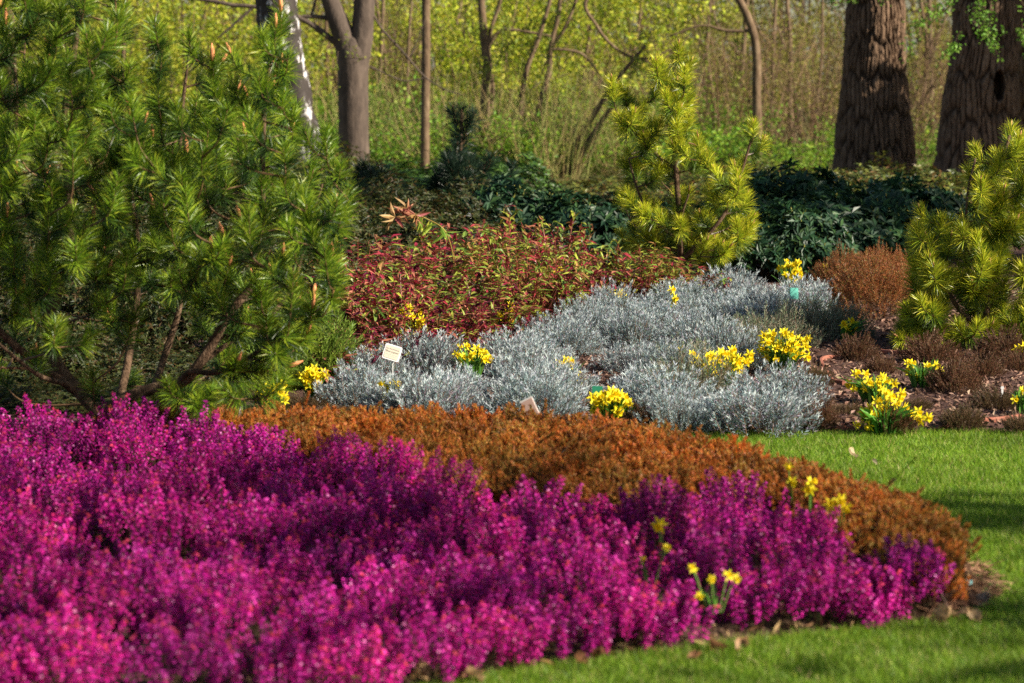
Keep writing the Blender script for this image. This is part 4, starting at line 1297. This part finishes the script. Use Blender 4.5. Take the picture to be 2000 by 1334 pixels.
TAN, BRN = (.56, .37, .19), (.27, .13, .06)
for px, py, s, c, lab in [(1845, 1207, .085, TAN, "largest tan dry leaf in the row at the bed's right tip"), (1878, 1200, .05, TAN, "small tan dry leaf second in the row at the bed's right tip"),
                          (1902, 1203, .055, TAN, "pale tan dry leaf at the right end of the row by the bed tip"), (1925, 1172, .06, (.5, .38, .28), "torn pale dry leaf lying on the dark soil of the bed tip"),
                          (1664, 886, .055, (.55, .42, .27), "lone pale dry leaf on the lawn behind the orange heather"), (1708, 903, .03, (.45, .38, .25), "tiny pale dry leaf on the lawn nearest the orange heather"),
                          (750, 1318, .08, TAN, "tan dry leaf at the front rim of the heather bed, leftmost of two"), (805, 1326, .07, (.45, .27, .12), "tan dry leaf at the front rim of the heather bed, right of another"),
                          (925, 1322, .07, (.5, .33, .17), "flat tan leaf on the grass before the magenta heather"), (1115, 1252, .06, BRN, "brown dry leaf caught under the magenta heather"),
                          (1135, 1290, .05, BRN, "brown dry leaf below the caught one at the bed's rim"), (1168, 1278, .05, BRN, "upright brown dry leaf at the bed's front rim"),
                          (1395, 1265, .07, BRN, "brown dry leaf in the gap between two magenta mounds"), (1450, 1260, .05, (.35, .2, .1), "brown leaf on the grass edge right of the heather gap"),
                          (1358, 1282, .04, BRN, "small brown leaf left of the heather gap on the grass edge")]:
    dead_leaf(lab, px, py, s, c)
p = gnd(1888, 1137, .05)
g = Geo()
V, T, Q = slab(.035, .014, .002, .2)
g.add(V, T, Q, (.08, .42, .45))
o = g.build("plant_tag", M_PLAIN)
o.location, o.rotation_euler = tuple(p), (-.5, .1, .15)
tag(o, "small turquoise plastic tag lying among dry twigs at the bed tip", "tag")
g = Geo()
for _ in range(420):
    px, py = R.uniform(1815, 1960), R.uniform(1095, 1195)
    c = gnd(px, py, .035)
    if not inside(BED, c[0:1], c[1:2])[0]:
        continue
    a = R.uniform(0, 6.28)
    e = np.array([math.cos(a), math.sin(a), R.uniform(-.1, .5)]) * R.uniform(.02, .06)
    tube(g, spline([c - e, c + R.normal(0, .006, 3), c + e], 4), .0013, 3, pick([(.26, .13, .08), (.36, .2, .12), (.14, .07, .04)], 1)[0])
tag(g.build("dry_twigs", M_TWIG, kind='stuff'), "tangle of dry reddish twigs on the soil at the bed's right tip", "twigs")


# ------------------------------------------------------------------ big trunks
def cells(u, v, per):
    """distance difference of the two nearest jittered cell points; u wraps round after per cells"""
    iu, iv = np.floor(u).astype(np.int64), np.floor(v).astype(np.int64)
    d1, d2 = np.full(u.shape, 9.0), np.full(u.shape, 9.0)
    for a in (-1, 0, 1):
        for b in (-1, 0, 1):
            cu, cv = iu + a, iv + b
            h = np.mod(cu, per)
            du = cu + .15 + .7 * hash3(h, cv, cv * 0 + 3) - u
            dv = cv + .1 + .8 * hash3(h, cv, cv * 0 + 9) - v
            d = np.hypot(du, dv)
            d2 = np.where(d < d1, d1, np.minimum(d2, d))
            d1 = np.minimum(d1, d)
    return d2 - d1


def big_trunk(outline, D, depth_bark, per, vstep, NU=260, dz=.016, hole=None):
    """outline rows: pixel y, left edge x, right edge x"""
    k = D / FPX
    rows = []
    for y, a, b in outline:
        A, B = at(a, y, D), at(b, y, D)
        rows.append((A[2], (A[0] + B[0]) / 2, (B[0] - A[0]) / 2))
    rows = np.array(sorted(rows))
    z = np.arange(rows[0, 0], rows[-1, 0], dz)
    cx, rr = np.interp(z, rows[:, 0], rows[:, 1]), np.interp(z, rows[:, 0], rows[:, 2])
    sm = np.ones(31) / 31
    pad = lambda q: np.convolve(np.pad(q, 15, 'edge'), sm, 'valid')
    cx, rr = pad(cx), pad(rr)
    th = np.arange(NU) / NU * 2 * np.pi
    TH, Z = np.meshgrid(th, z)
    wob = vnoise(np.stack([np.cos(TH).ravel() * 2, np.sin(TH).ravel() * 2, Z.ravel() * 1.2], 1)).reshape(TH.shape)
    tw = TH / (2 * np.pi) * per + (vnoise(np.stack([np.cos(TH).ravel() * 3, np.sin(TH).ravel() * 3, Z.ravel() * 2.5 + 5], 1)).reshape(TH.shape) - .5) * 1.3
    f = cells(tw, Z / vstep, per)
    f2 = cells(tw * 2, Z / vstep * 2.2 + 3, per * 2)
    plate = np.clip(f / .30, 0, 1)
    bark = depth_bark * (plate ** .6 + .28 * np.clip(f2 / .3, 0, 1)) + .012 * (vnoise(np.stack([np.cos(TH).ravel() * 30, np.sin(TH).ravel() * 30, Z.ravel() * 14], 1)).reshape(TH.shape) - .5)
    Rr = rr[:, None] * (1 + .10 * (wob - .5)) + bark - depth_bark
    X, Y = cx[:, None] + Rr * np.cos(TH), D + Rr * np.sin(TH)
    if hole:
        hx, hz, hw, hh, hd = hole
        front = np.sin(TH) < 0
        e = ((X - hx) / hw) ** 2 + ((Z - hz) / hh) ** 2
        lip = np.exp(-((e - 1.3) / .35) ** 2) * .03 * front
        Y = np.where(front & (e < 1), Y + hd * np.clip((1 - e) * 3, 0, 1), Y) - lip
    V = np.stack([X, Y, Z], -1).reshape(-1, 3)
    n, m = len(z), NU
    i, j = np.meshgrid(np.arange(n - 1), np.arange(m), indexing='ij')
    Q = np.stack([i * m + j, i * m + (j + 1) % m, (i + 1) * m + (j + 1) % m, (i + 1) * m + j], -1).reshape(-1, 4)
    C = (.3 + .7 * plate).reshape(-1, 1) * np.ones(3)           # shade put into the colour: furrows darkened, ridges left light, all the way round
    return V, Q, C, (cx[-1], D, z[-1], rr[-1])


def spray(g, leaves, P0, L, n_leaf, size, cols, d=None, wood=(.12, .08, .05)):
    """a hanging twig with small young leaves"""
    d = norm(np.array(d if d is not None else [R.normal(0, .5), R.normal(0, .5), -1]))
    P = spline([P0, P0 + d * L * .5 + R.normal(0, .06, 3) * L, P0 + d * L + R.normal(0, .12, 3) * L], 16)
    tube(g, P, [.006, .002], 4, wood)
    for _ in range(4):
        i = R.integers(3, 14)
        e = P[i] + (d * .2 + R.normal(0, .35, 3)) * L * .4
        tube(g, [P[i], e], [.003, .0015], 3, wood)
        P = np.vstack([P, spline([P[i], e], 8)])
    pos = P[R.integers(0, len(P), n_leaf)] + R.normal(0, size * .6, (n_leaf, 3))
    D = norm(R.normal(0, 1, (n_leaf, 3)) + [0, 0, -.3])
    leaves.scatter(leaf_tpl(1, .55, .08), frames(D) * (size * R.uniform(.6, 1.2, n_leaf))[:, None, None], pos, pick(cols, n_leaf))


OAKROWS = [([(430, 1606, 1812), (385, 1618, 1800), (345, 1627, 1792), (300, 1631, 1787), (260, 1635, 1783), (200, 1640, 1775), (120, 1646, 1765), (60, 1651, 1767), (0, 1655, 1766), (-120, 1660, 1762), (-300, 1664, 1756)], 40.0, None,
            "thick oak trunk with deeply furrowed bark, left of the oak with a hollow"),
           ([(430, 1800, 2030), (380, 1815, 2022), (330, 1825, 2012), (270, 1836, 1998), (235, 1840, 1991), (190, 1840, 1987), (120, 1855, 1985), (60, 1862, 1987), (0, 1862, 1993), (-120, 1864, 2000), (-300, 1866, 1996)], 38.0, (1940, 168, 11, 30),
            "thick oak trunk with a dark hollow, behind the right yellow pine"),
           ([(430, 1960, 2130), (300, 1978, 2118), (150, 1984, 2112), (0, 1986, 2110), (-300, 1990, 2106)], 43.0, None, "dark oak trunk cut by the photo's right edge, behind the hollow oak")]
YOUNG = [(.14, .30, .03), (.10, .23, .02), (.20, .36, .04)]
for rows, D, hole, lab in OAKROWS:
    h = None
    if hole:
        c = at(hole[0], hole[1], D)
        h = (c[0], c[2], hole[2] * D / FPX, hole[3] * D / FPX, .35)
    V, Q, C, top = big_trunk(rows, D, .055, 44, .52, hole=h)
    b = np.array([top[0], D, 0.0])
    t = thing("oak_tree", lab, "tree", tuple(b))
    g = Geo()
    g.add(V - b, None, Q, C)
    g.build("trunk", M_OAK, t, smooth=False)
    tp = np.array([top[0], D, top[2]]) - b
    for s, (dx, dy, dz) in enumerate([(-1.5, .8, 3.2), (.6, -.5, 3.8), (2.0, .5, 2.6)]):
        g = Geo()
        tube(g, spline([tp + [dx * .08, dy * .08, -.5], tp + [dx * .35, dy * .35, dz * .4], tp + [dx, dy, dz]], 10), [top[3] * .62, top[3] * .3], 12, (.8, .8, .8), .03)
        g.build("branch", M_OAK, t, smooth=True)
    lv, tw = Geo(), Geo()
    if hole:
        for px, py, L in [(1870, -30, .55), (1890, -40, 1.15), (1905, -30, .9), (1925, -30, .6), (1950, -40, .7), (1985, -20, 1.0), (1860, 10, .6), (1995, 40, .6), (1875, 60, .45), (1900, 40, .5)]:
            spray(tw, lv, at(px, py, D - 2.2 - R.uniform(0, .8)) - b, L, 90, .055, YOUNG)
    else:
        for px, py, L in [(1660, -50, .45), (1700, -50, .5), (1730, -60, .45), (1600, -60, .5)]:
            spray(tw, lv, at(px, py, D - 2.2 - R.uniform(0, .8)) - b, L, 50, .055, YOUNG)
    V, T, Q, C = tw.arrays()
    lv.add(V, T, Q, C)
    lv.build("foliage", M_LEAF, t)


def px_tube(g, pts, D, wid, b, sides=14, C=(1, 1, 1), n=None, wob=.02, flare=False):
    """tube through pixels (x, y, extra depth) with widths in pixels"""
    W = np.array([at(x, y, D + dy) for x, y, dy in pts]) - b
    tube(g, spline(W, n or max(12, 6 * len(pts))), np.array(wid) * .5 * D / FPX, sides, C, wob)


def wood_tree(name, label, D, foot, limbs, mat, cat="tree", crown=None, group=None):
    b = at(*foot, D)
    b[2] = 0
    t = thing(name, label, cat, tuple(b), group)
    for q, (pts, wid) in enumerate(limbs):
        g = Geo()
        px_tube(g, [(p + (0,))[:3] for p in pts], D, wid, b)
        g.build("trunk" if q == 0 else "branch", mat, t, smooth=True)
    if crown:
        lv, tw = Geo(), Geo()
        for px, py, dy, L, n, cols in crown:
            spray(tw, lv, at(px, py, D + dy) - b, L, n, .06, cols)
        V, T, Q, C = tw.arrays()
        lv.add(V, T, Q, C)
        lv.build("foliage", M_LEAF, t)
    return t


SPR = [(.22, .27, .03), (.28, .30, .04), (.16, .22, .025)]
wood_tree("maple_tree", "smooth grey barked tree that forks near the top edge, right of the birch", 40, (692, 380),
          [([(693, 420), (692, 340), (691, 280), (690, 200), (689, 140), (688, 105), (688, 80), (688, 62)], [76, 66, 59, 59, 60, 60, 44, 16]), ([(686, 190), (682, 130), (674, 80), (660, 40), (645, 0), (620, -80)], [40, 46, 44, 40, 35, 28]), ([(696, 190), (699, 130), (706, 80), (710, 30), (713, -20), (722, -120)], [40, 44, 43, 42, 40, 36]),
           ([(668, 95), (646, 76), (615, 52), (583, 34), (540, 12), (500, -8)], [13, 12, 11, 10, 8, 6]), ([(655, 40), (630, 34), (600, 32), (560, 36), (500, 14), (455, 10), (415, 2), (360, -4)], [10, 9, 8, 8, 8, 8, 7, 5]), ([(497, 12), (470, 36), (440, 62), (425, 74)], [6, 5, 4, 3]), ([(608, 30), (614, 10), (622, -20)], [6, 5, 4]),
           ([(725, 20), (745, 55), (790, 105), (830, 150), (870, 175), (900, 185)], [5, 4.5, 4, 3, 2.4, 1.6]), ([(800, 112), (815, 80), (830, 40)], [2.5, 2, 1.5]), ([(722, 130), (745, 140), (790, 158), (830, 152)], [4, 3, 3, 2])], M_MAPLE,
          crown=[(640, 70, -.3, .35, 16, SPR), (670, 60, -.3, .4, 20, SPR), (690, 90, -.4, .4, 12, SPR), (660, 100, -.4, .4, 14, SPR), (760, 20, 0, 1.0, 30, SPR), (790, 0, 0, 1.2, 40, SPR)])
b = at(600, 400, 36)
b[2] = 0
t = thing("birch_tree", "leaning birch with white bark torn by black fissures, behind the big green pine", "tree", tuple(b))
g = Geo()
P_ = [(612, 430, 0), (606, 395, 0), (600, 350, 0), (592, 290, 0), (582, 230, 0), (570, 170, 0), (556, 110, 0), (544, 50, 0), (540, 0, 0), (530, -120, 0)]
px_tube(g, P_, 36, [120, 104, 90, 74, 66, 68, 78, 82, 78, 70], b, 28, (1, 1, 1), 90, .035)
V, T, Q, C = g.arrays()
V[:, :] += (vnoise(V * [14, 14, 5])[:, None] - .5) * .04
g2 = Geo()
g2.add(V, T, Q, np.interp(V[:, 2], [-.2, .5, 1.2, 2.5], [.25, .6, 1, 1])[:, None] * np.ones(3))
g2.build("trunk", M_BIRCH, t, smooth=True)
g = Geo()
px_tube(g, [(545, 40, 0), (520, 0, 0), (505, -60, 0)], 36, [40, 34, 26], b, 14)
g.build("branch", M_BIRCH, t, smooth=True)
wood_tree("slender_tree", "slim straight pole-like trunk standing alone right of the forked tree", 44, (830, 345), [([(829, 360), (830, 300), (831, 200), (832, 100), (832, 0), (833, -200)], [19, 18, 17, 17, 16, 14]), ([(833, -150), (850, -220), (880, -300)], [7, 5, 3]), ([(833, -170), (810, -240), (790, -300)], [7, 5, 3])], M_GREYBARK)
wood_tree("old_pine", "reddish brown pine trunk at the photo's top left corner", 30, (20, 440), [([(14, 460), (18, 200), (16, 60), (12, 0), (6, -200)], [34, 30, 28, 27, 24]), ([(10, -100), (50, -160), (90, -260)], [10, 8, 5])], M_PINEBARK)
wood_tree("crooked_tree", "dark crooked trunk with a side limb, left of the slanting stems", 47, (955, 300),
          [([(948, 320), (946, 240), (948, 190), (952, 130), (946, 80), (942, 30), (936, -60)], [26, 24, 20, 18, 17, 15, 13]), ([(950, 120), (958, 60), (975, 10), (985, -40)], [9, 8, 7, 5]), ([(952, 90), (975, 62), (1000, 58), (1040, 64), (1075, 70)], [9, 8, 6, 5, 4]), ([(960, 215), (963, 170), (955, 130)], [8, 7, 6])], M_GREYBARK,
          crown=[(940, 40, -.5, 1.2, 120, SPR), (970, 0, -.5, 1.2, 120, SPR), (920, 20, -.5, 1.3, 120, SPR), (1010, 40, -.5, 1.2, 100, SPR)])
wood_tree("slanting_tree", "two slender stems slanting up to the right behind the dark leader pine", 46.5, (1012, 300),
          [([(1008, 310), (1014, 250), (1022, 170), (1030, 130), (1050, 80), (1066, 30), (1085, -40)], [14, 13, 11, 10, 9, 8, 7]), ([(1036, 300), (1048, 240), (1058, 190), (1072, 140), (1076, 90), (1090, 30), (1098, -40)], [15, 14, 12, 11, 9, 9, 8]), ([(1076, 92), (1100, 60), (1122, 10), (1135, -40)], [8, 7, 6, 5]), ([(1078, 96), (1110, 98), (1140, 108), (1170, 145), (1176, 160)], [6, 5, 5, 3, 2]), ([(1024, 185), (1050, 165), (1058, 155)], [3, 3, 2])], M_GREYBARK,
          crown=[(1060, 20, -.5, 1.4, 160, SPR), (1100, 0, -.5, 1.4, 160, SPR), (1130, 20, -.5, 1.2, 120, SPR), (1080, 110, -.5, 1.0, 100, SPR), (1040, 90, -.5, 1.0, 100, SPR)])
wood_tree("leaning_tree", "pair of trunks leaning steeply to the right, left of the middle yellow pine", 46, (1105, 330),
          [([(1100, 345), (1118, 300), (1140, 255), (1172, 205), (1210, 150), (1260, 90)], [16, 14, 12, 11, 9, 7]), ([(1112, 350), (1136, 300), (1158, 262), (1190, 215), (1230, 170)], [13, 12, 10, 9, 7])], M_GREYBARK)
wood_tree("overhanging_branch_tree", "tree whose dark curved branch sweeps down above the middle yellow pine", 46, (1420, 345),
          [([(1480, 360), (1478, 200), (1470, 60), (1400, -60), (1300, -120)], [20, 18, 16, 14, 12]), ([(1330, -110), (1220, -60), (1145, 0), (1165, 50), (1195, 88), (1235, 112), (1275, 112), (1310, 96)], [10, 9, 7, 6, 6, 5, 4, 3]), ([(1240, 112), (1275, 120), (1320, 100), (1345, 70)], [5, 4, 3, 2]), ([(1470, 60), (1420, 60), (1370, 50), (1310, 70)], [8, 6, 4, 3])], M_GREYBARK,
          crown=[(1250, 60, 0, 1.0, 120, SPR), (1300, 40, 0, 1.2, 140, SPR), (1390, 20, 0, 1.3, 150, SPR), (1440, 60, 0, 1.1, 120, SPR)])


# ------------------------------------------------------------------ woodland behind
def thicket(name, n_stem, H, spread_, n_leaf, leaf, leafcols, stemcols, lean=.25, twigs=5, r=.018, low=.1):
    t = thing(name, "shrub", "shrub", (0, -60, 0))
    st, lv = Geo(), Geo()
    P_all = []
    for _ in range(n_stem):
        a, q = R.uniform(0, 6.283), math.sqrt(R.uniform(0, 1))
        b = np.array([math.cos(a), math.sin(a), 0]) * q * spread_ * .35
        h = H * R.uniform(.55, 1)
        e = b + np.array([math.cos(a) * q * spread_ * .6 + R.normal(0, lean), math.sin(a) * q * spread_ * .6 + R.normal(0, lean), h])
        P = spline([b, (b + e) / 2 + R.normal(0, .07 * h, 3), e], 10)
        c = pick(stemcols, 1)[0]
        tube(st, P, [r * R.uniform(.6, 1.3), r * .3], 5, c)
        P_all.append(P[2:])
        for _ in range(twigs):
            i = R.integers(2, 9)
            d = norm(np.array([R.normal(0, 1), R.normal(0, 1), R.uniform(-.2, .9)])) * R.uniform(.25, .7) * H * .22
            W = spline([P[i], P[i] + d * .5 + R.normal(0, .04, 3), P[i] + d + [0, 0, R.uniform(-.1, .1)]], 6)
            tube(st, W, [r * .35, r * .15], 3, c)
            P_all.append(W)
    A = np.concatenate(P_all)
    A = A[A[:, 2] > low * H]
    cl = A[R.integers(0, len(A), max(1, n_leaf // 24))] + R.normal(0, .08, (max(1, n_leaf // 24), 3))
    pos = cl[R.integers(0, len(cl), n_leaf)] + R.normal(0, .13, (n_leaf, 3)) * [1, 1, .7]
    D = norm(R.normal(0, 1, (n_leaf, 3)))
    lv.scatter(leaf_tpl(1, .55, .08), frames(D) * (leaf * R.uniform(.6, 1.25, n_leaf))[:, None, None], pos, pick(leafcols, n_leaf, None, .2))
    st.build("stem", M_TWIG, t)
    lv.build("foliage", M_LEAF, t)
    return t


STEM = [(.11, .075, .04), (.06, .042, .025), (.18, .12, .065)]
LEAFY = [(.29, .36, .02), (.40, .44, .03), (.16, .23, .016), (.44, .41, .04)]
th_a = [thicket("leafing_shrub", 10, 4.4, 2.6, 4600, .09, LEAFY, STEM, .35, 9, .018) for _ in range(4)]
th_r = [thicket("brownish_shrub", 12, 4.2, 2.6, 3600, .075, [(.26, .27, .03), (.19, .19, .03), (.30, .31, .04), (.22, .17, .05), (.12, .13, .02)], [(.15, .09, .05), (.09, .055, .035), (.20, .13, .08)], .4, 10, .016) for _ in range(3)]
th_b = [thicket("bare_thicket", 26, 3.2, 2.0, 700, .06, [(.22, .20, .035), (.26, .2, .05), (.16, .16, .03)], [(.16, .10, .055), (.22, .15, .08), (.09, .055, .035)], .3, 7, .012) for _ in range(3)]
th_c = [thicket("undergrowth_shrub", 12, 1.35, 1.7, 2200, .075, [(.14, .30, .02), (.22, .38, .03), (.28, .38, .03), (.09, .19, .015)], STEM, .15, 4, .010, .02) for _ in range(3)]
th_d = [thicket("reed_clump", 42, 1.9, 1.5, 260, .05, [(.25, .27, .05)], [(.30, .23, .10), (.24, .18, .08), (.25, .26, .08)], .10, 0, .009, .1) for _ in range(2)]


def stand(protos, rows, labels, groups):
    """rows: pixel x, depth, scale, height scale, label index"""
    used_ = {}
    for q, (px, D, s, h, li) in enumerate(rows):
        k = q % len(protos)
        x = (px - 1000) / FPX * D
        loc, rz, sc = (x, D, 0), R.uniform(0, 6.28), (s, s, h)
        if k not in used_:
            used_[k] = 1
            o = protos[k]
            o.location, o.rotation_euler, o.scale = loc, (0, 0, rz), sc
            tag(o, labels[li], "shrub", groups[li])
        else:
            dup(protos[k], loc, rz, sc, labels[li], groups[li])


rows = []
for D, gap, h in ((51, 200, .85), (59, 165, 1.0), (68, 150, 1.15), (78, 140, 1.3)):
    for px in np.arange(-80, 2120, gap):
        px = px + R.uniform(-.4, .4) * gap
        if D < 60 and (1500 < px < 2000 or 540 < px < 860 or 1180 < px < 1480 and D < 55):
            continue
        rows.append((px, D + R.uniform(-3, 3), R.uniform(.85, 1.2), h * R.uniform(.85, 1.15), 1 if px > 1370 else 0))
stand(th_a, [q for q in rows if q[4] == 0], ["leafing yellow green shrub in the wood's edge, left or middle of the wood"], ["leafing shrubs of the middle wood"])
stand(th_r, [q[:4] + (0,) for q in rows if q[4] == 1], ["olive brown shrub with few young leaves in the wood beside the thick trunks"], ["olive brown shrubs by the thick trunks"])
rows = []
for D, gap in ((49, 120), (55, 150), (62, 140)):
    for px in np.arange(700, 2050, gap):
        px = px + R.uniform(-.4, .4) * gap
        if px < 1330 and R.uniform() < .6:
            continue
        if px < 1330 and D < 52:
            continue
        rows.append((px, D + R.uniform(-2, 2), R.uniform(.9, 1.2), R.uniform(.65, 1.0) * (1 if px > 1330 else .9), 1 if px > 1370 else 0))
for px in (715, 740, 760, 790, 200, 300, 420, 120):
    rows.append((px, 60 + R.uniform(-3, 3), 1.0, 1.25, 2))
stand(th_b, rows, ["thin bare brown thicket among the leafing shrubs of the middle wood", "thin bare brown thicket by the thick trunks", "tall bare brown thicket behind the forked tree and the big pine"], ["bare thickets of the middle wood", "bare thickets by the thick trunks", "bare thickets behind the forked tree"])
rows = []
for D, gap, h in ((46, 130, .75), (51, 110, 1.0), (56, 130, 1.2)):
    for px in np.arange(-60, 1420, gap):
        px = px + R.uniform(-.4, .4) * gap
        rows.append((px, D + R.uniform(-2, 2), R.uniform(.85, 1.2), h * R.uniform(.75, 1.15), 0))
for px in np.arange(1420, 2080, 95):
    rows.append((px + R.uniform(-30, 30), 47 + R.uniform(-2, 4), 1, R.uniform(.45, .75), 1))
stand(th_c, rows, ["fresh green undergrowth at the foot of the leafing wood", "green undergrowth low behind the thick trunks"], ["undergrowth of the leafing wood", "undergrowth behind the thick trunks"])
rows = [(px + R.uniform(-20, 20), 45.5 + R.uniform(-1, 6), R.uniform(.8, 1.1), R.uniform(.7, 1.05), 0) for px in (960, 1000, 1040, 1080, 1120, 1160, 1010, 1060, 1110, 930, 890, 760, 800, 700, 1190, 1240, 870, 640)]
stand(th_d, rows, ["pale tan reeds standing before the leafing wood"], ["tan reeds before the wood"])

# trunks standing in the wood between the shrubs
for q, (px, D, w, lean) in enumerate([(735, 58, 9, 8), (760, 62, 7, -10), (790, 56, 6, 14), (885, 60, 8, 5), (905, 66, 11, -6), (990, 62, 8, 12), (1120, 60, 9, 25), (1160, 66, 10, -8), (1215, 58, 7, 20), (1400, 60, 8, -14), (1440, 66, 12, 6), (1500, 57, 7, 18),
                                      (1545, 63, 10, -5), (1590, 58, 6, 12), (1800, 60, 9, 4), (1822, 64, 11, -6), (640, 60, 9, 5), (440, 58, 9, -8), (380, 62, 8, 10), (290, 58, 8, 6)]):
    y0 = 150 + 1.6 * FPX / D
    wood_tree("thin_tree", "thin brown trunk standing among the leafing shrubs of the wood", D, (px, y0),
              [([(px, y0 + 10), (px + lean * .4, y0 - 90), (px + lean + R.uniform(-9, 9), 100), (px + lean * 1.6 + R.uniform(-12, 12), -20), (px + lean * 2.2, -160)], [w * 1.2, w, w * .9, w * .75, w * .5]),
               ([(px + lean + 0, 110), (px + lean + R.choice([-1, 1]) * R.uniform(25, 50), 40), (px + lean + R.choice([-1, 1]) * R.uniform(40, 80), -40)], [w * .5, w * .4, w * .3]),
               ([(px + lean * .5, y0 - 100), (px + R.choice([-1, 1]) * R.uniform(25, 60), y0 - 170), (px + R.choice([-1, 1]) * R.uniform(40, 90), y0 - 215)], [w * .4, w * .3, w * .15])], M_GREYBARK, group="thin trunks in the wood")

# the wood beyond reads as one mass
g = Geo()
for _ in range(170):
    x, y = R.uniform(-34, 34), R.uniform(90, 125)
    h = R.uniform(5, 10)
    tube(g, spline([[x, y, -.1], [x + R.normal(0, .5), y, h * .5], [x + R.normal(0, 1.2), y, h]], 6), [R.uniform(.06, .18), .03], 6, pick([(.16, .11, .07), (.1, .07, .045)], 1)[0])
n = 60000
x, y = R.uniform(-36, 36, n), R.uniform(88, 130, n)
z = R.uniform(0, 1, n) ** 1.25 * 7.5
den = vnoise(np.stack([x * .55, y * .25, z * .7], 1))
k = den > .42
x, y, z = x[k], y[k], z[k]
n = len(x)
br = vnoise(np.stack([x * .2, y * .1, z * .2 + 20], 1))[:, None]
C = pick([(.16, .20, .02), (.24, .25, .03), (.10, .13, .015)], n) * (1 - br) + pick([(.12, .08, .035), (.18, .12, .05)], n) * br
C = C * .3  # leaf colour darkened so the far wood reads as shady gaps
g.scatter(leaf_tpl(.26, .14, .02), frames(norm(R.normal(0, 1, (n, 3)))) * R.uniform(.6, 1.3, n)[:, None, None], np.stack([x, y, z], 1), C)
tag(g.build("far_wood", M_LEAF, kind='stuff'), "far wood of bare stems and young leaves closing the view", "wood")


# ------------------------------------------------------------------ trees standing to the right, outside the frame, whose shade falls on the garden
def shade_tree(label, x, y, H, Rc, zc, n, size, cols, dens=.5, squash=.8):
    t = thing("garden_tree", label, "tree", (x, y, 0))
    g = Geo()
    tube(g, spline([[0, 0, -.1], [.08, .05, H * .4], [0, 0, H * .85]], 12), [.16, .05], 10, (.8, .8, .8), .03)
    g.build("trunk", M_GREYBARK, t, smooth=True)
    tw = Geo()
    for _ in range(16):
        a = R.uniform(0, 6.28)
        z0 = zc + R.uniform(-.6, .4) * Rc
        tube(tw, spline([[0, 0, z0], [math.cos(a) * Rc * .5, math.sin(a) * Rc * .5, z0 + .3 * Rc], [math.cos(a) * Rc * .95, math.sin(a) * Rc * .95, z0 + .35 * Rc]], 7), [.05, .015], 5, (.14, .10, .06))
    D = norm(R.normal(0, 1, (n * 3, 3)))
    P = D * (R.uniform(0, 1, (n * 3, 1)) ** .45) * Rc * [1, 1, squash]
    k = vnoise(P * 1.8 / max(.6, Rc * .5) + x) > 1 - dens - .12
    P = P[k][:n] + [0, 0, zc]
    tw.scatter(leaf_tpl(1, .6, .08), frames(norm(R.normal(0, 1, (len(P), 3)))) * (size * R.uniform(.6, 1.3, len(P)))[:, None, None], P, pick(cols, len(P)))
    tw.build("crown", M_LEAF, t)
    return t


def toward_sun(p, dist):
    return np.asarray(p, float) + SUN * dist


SH = [(.08, .16, .02), (.12, .2, .03), (.06, .12, .02)]
q = toward_sun((-.6, 27, .6), 8.5)
shade_tree("broad tree right of the frame whose shade falls on the azaleas", q[0], q[1], q[2] + 2, 2.3, q[2], 2600, .20, SH, .7)
q = toward_sun((2.7, 24.6, .4), 8.5)
shade_tree("tree right of the frame whose shade falls below the thick trunks", q[0], q[1], q[2] + 2, 2.2, q[2], 2600, .20, SH, .7)
q = toward_sun((4.0, 39.4, -1.0), 7.5)
shade_tree("dense tree right of the frame whose shade falls on the oaks", q[0], q[1], q[2] + 2, 2.0, q[2], 9000, .24, SH, 1.1, 1.0)
q = toward_sun((-.8, 9.2, .2), 9.0)
shade_tree("young tree right of the frame that dapples the heather", q[0], q[1], q[2] + 2, 2.2, q[2], 800, .12, SH, .25)
q = toward_sun((3.0, 7.6, 0), 8.0)
shade_tree("young tree right of the frame that dapples the lawn", q[0], q[1], q[2] + 2, 1.25, q[2], 1300, .14, SH, .5)
q = toward_sun((2.75, 10.0, 0), 9.5)
shade_tree("second young tree right of the frame that dapples the far lawn", q[0], q[1], q[2] + 2, 1.2, q[2], 900, .13, SH, .5, .45)
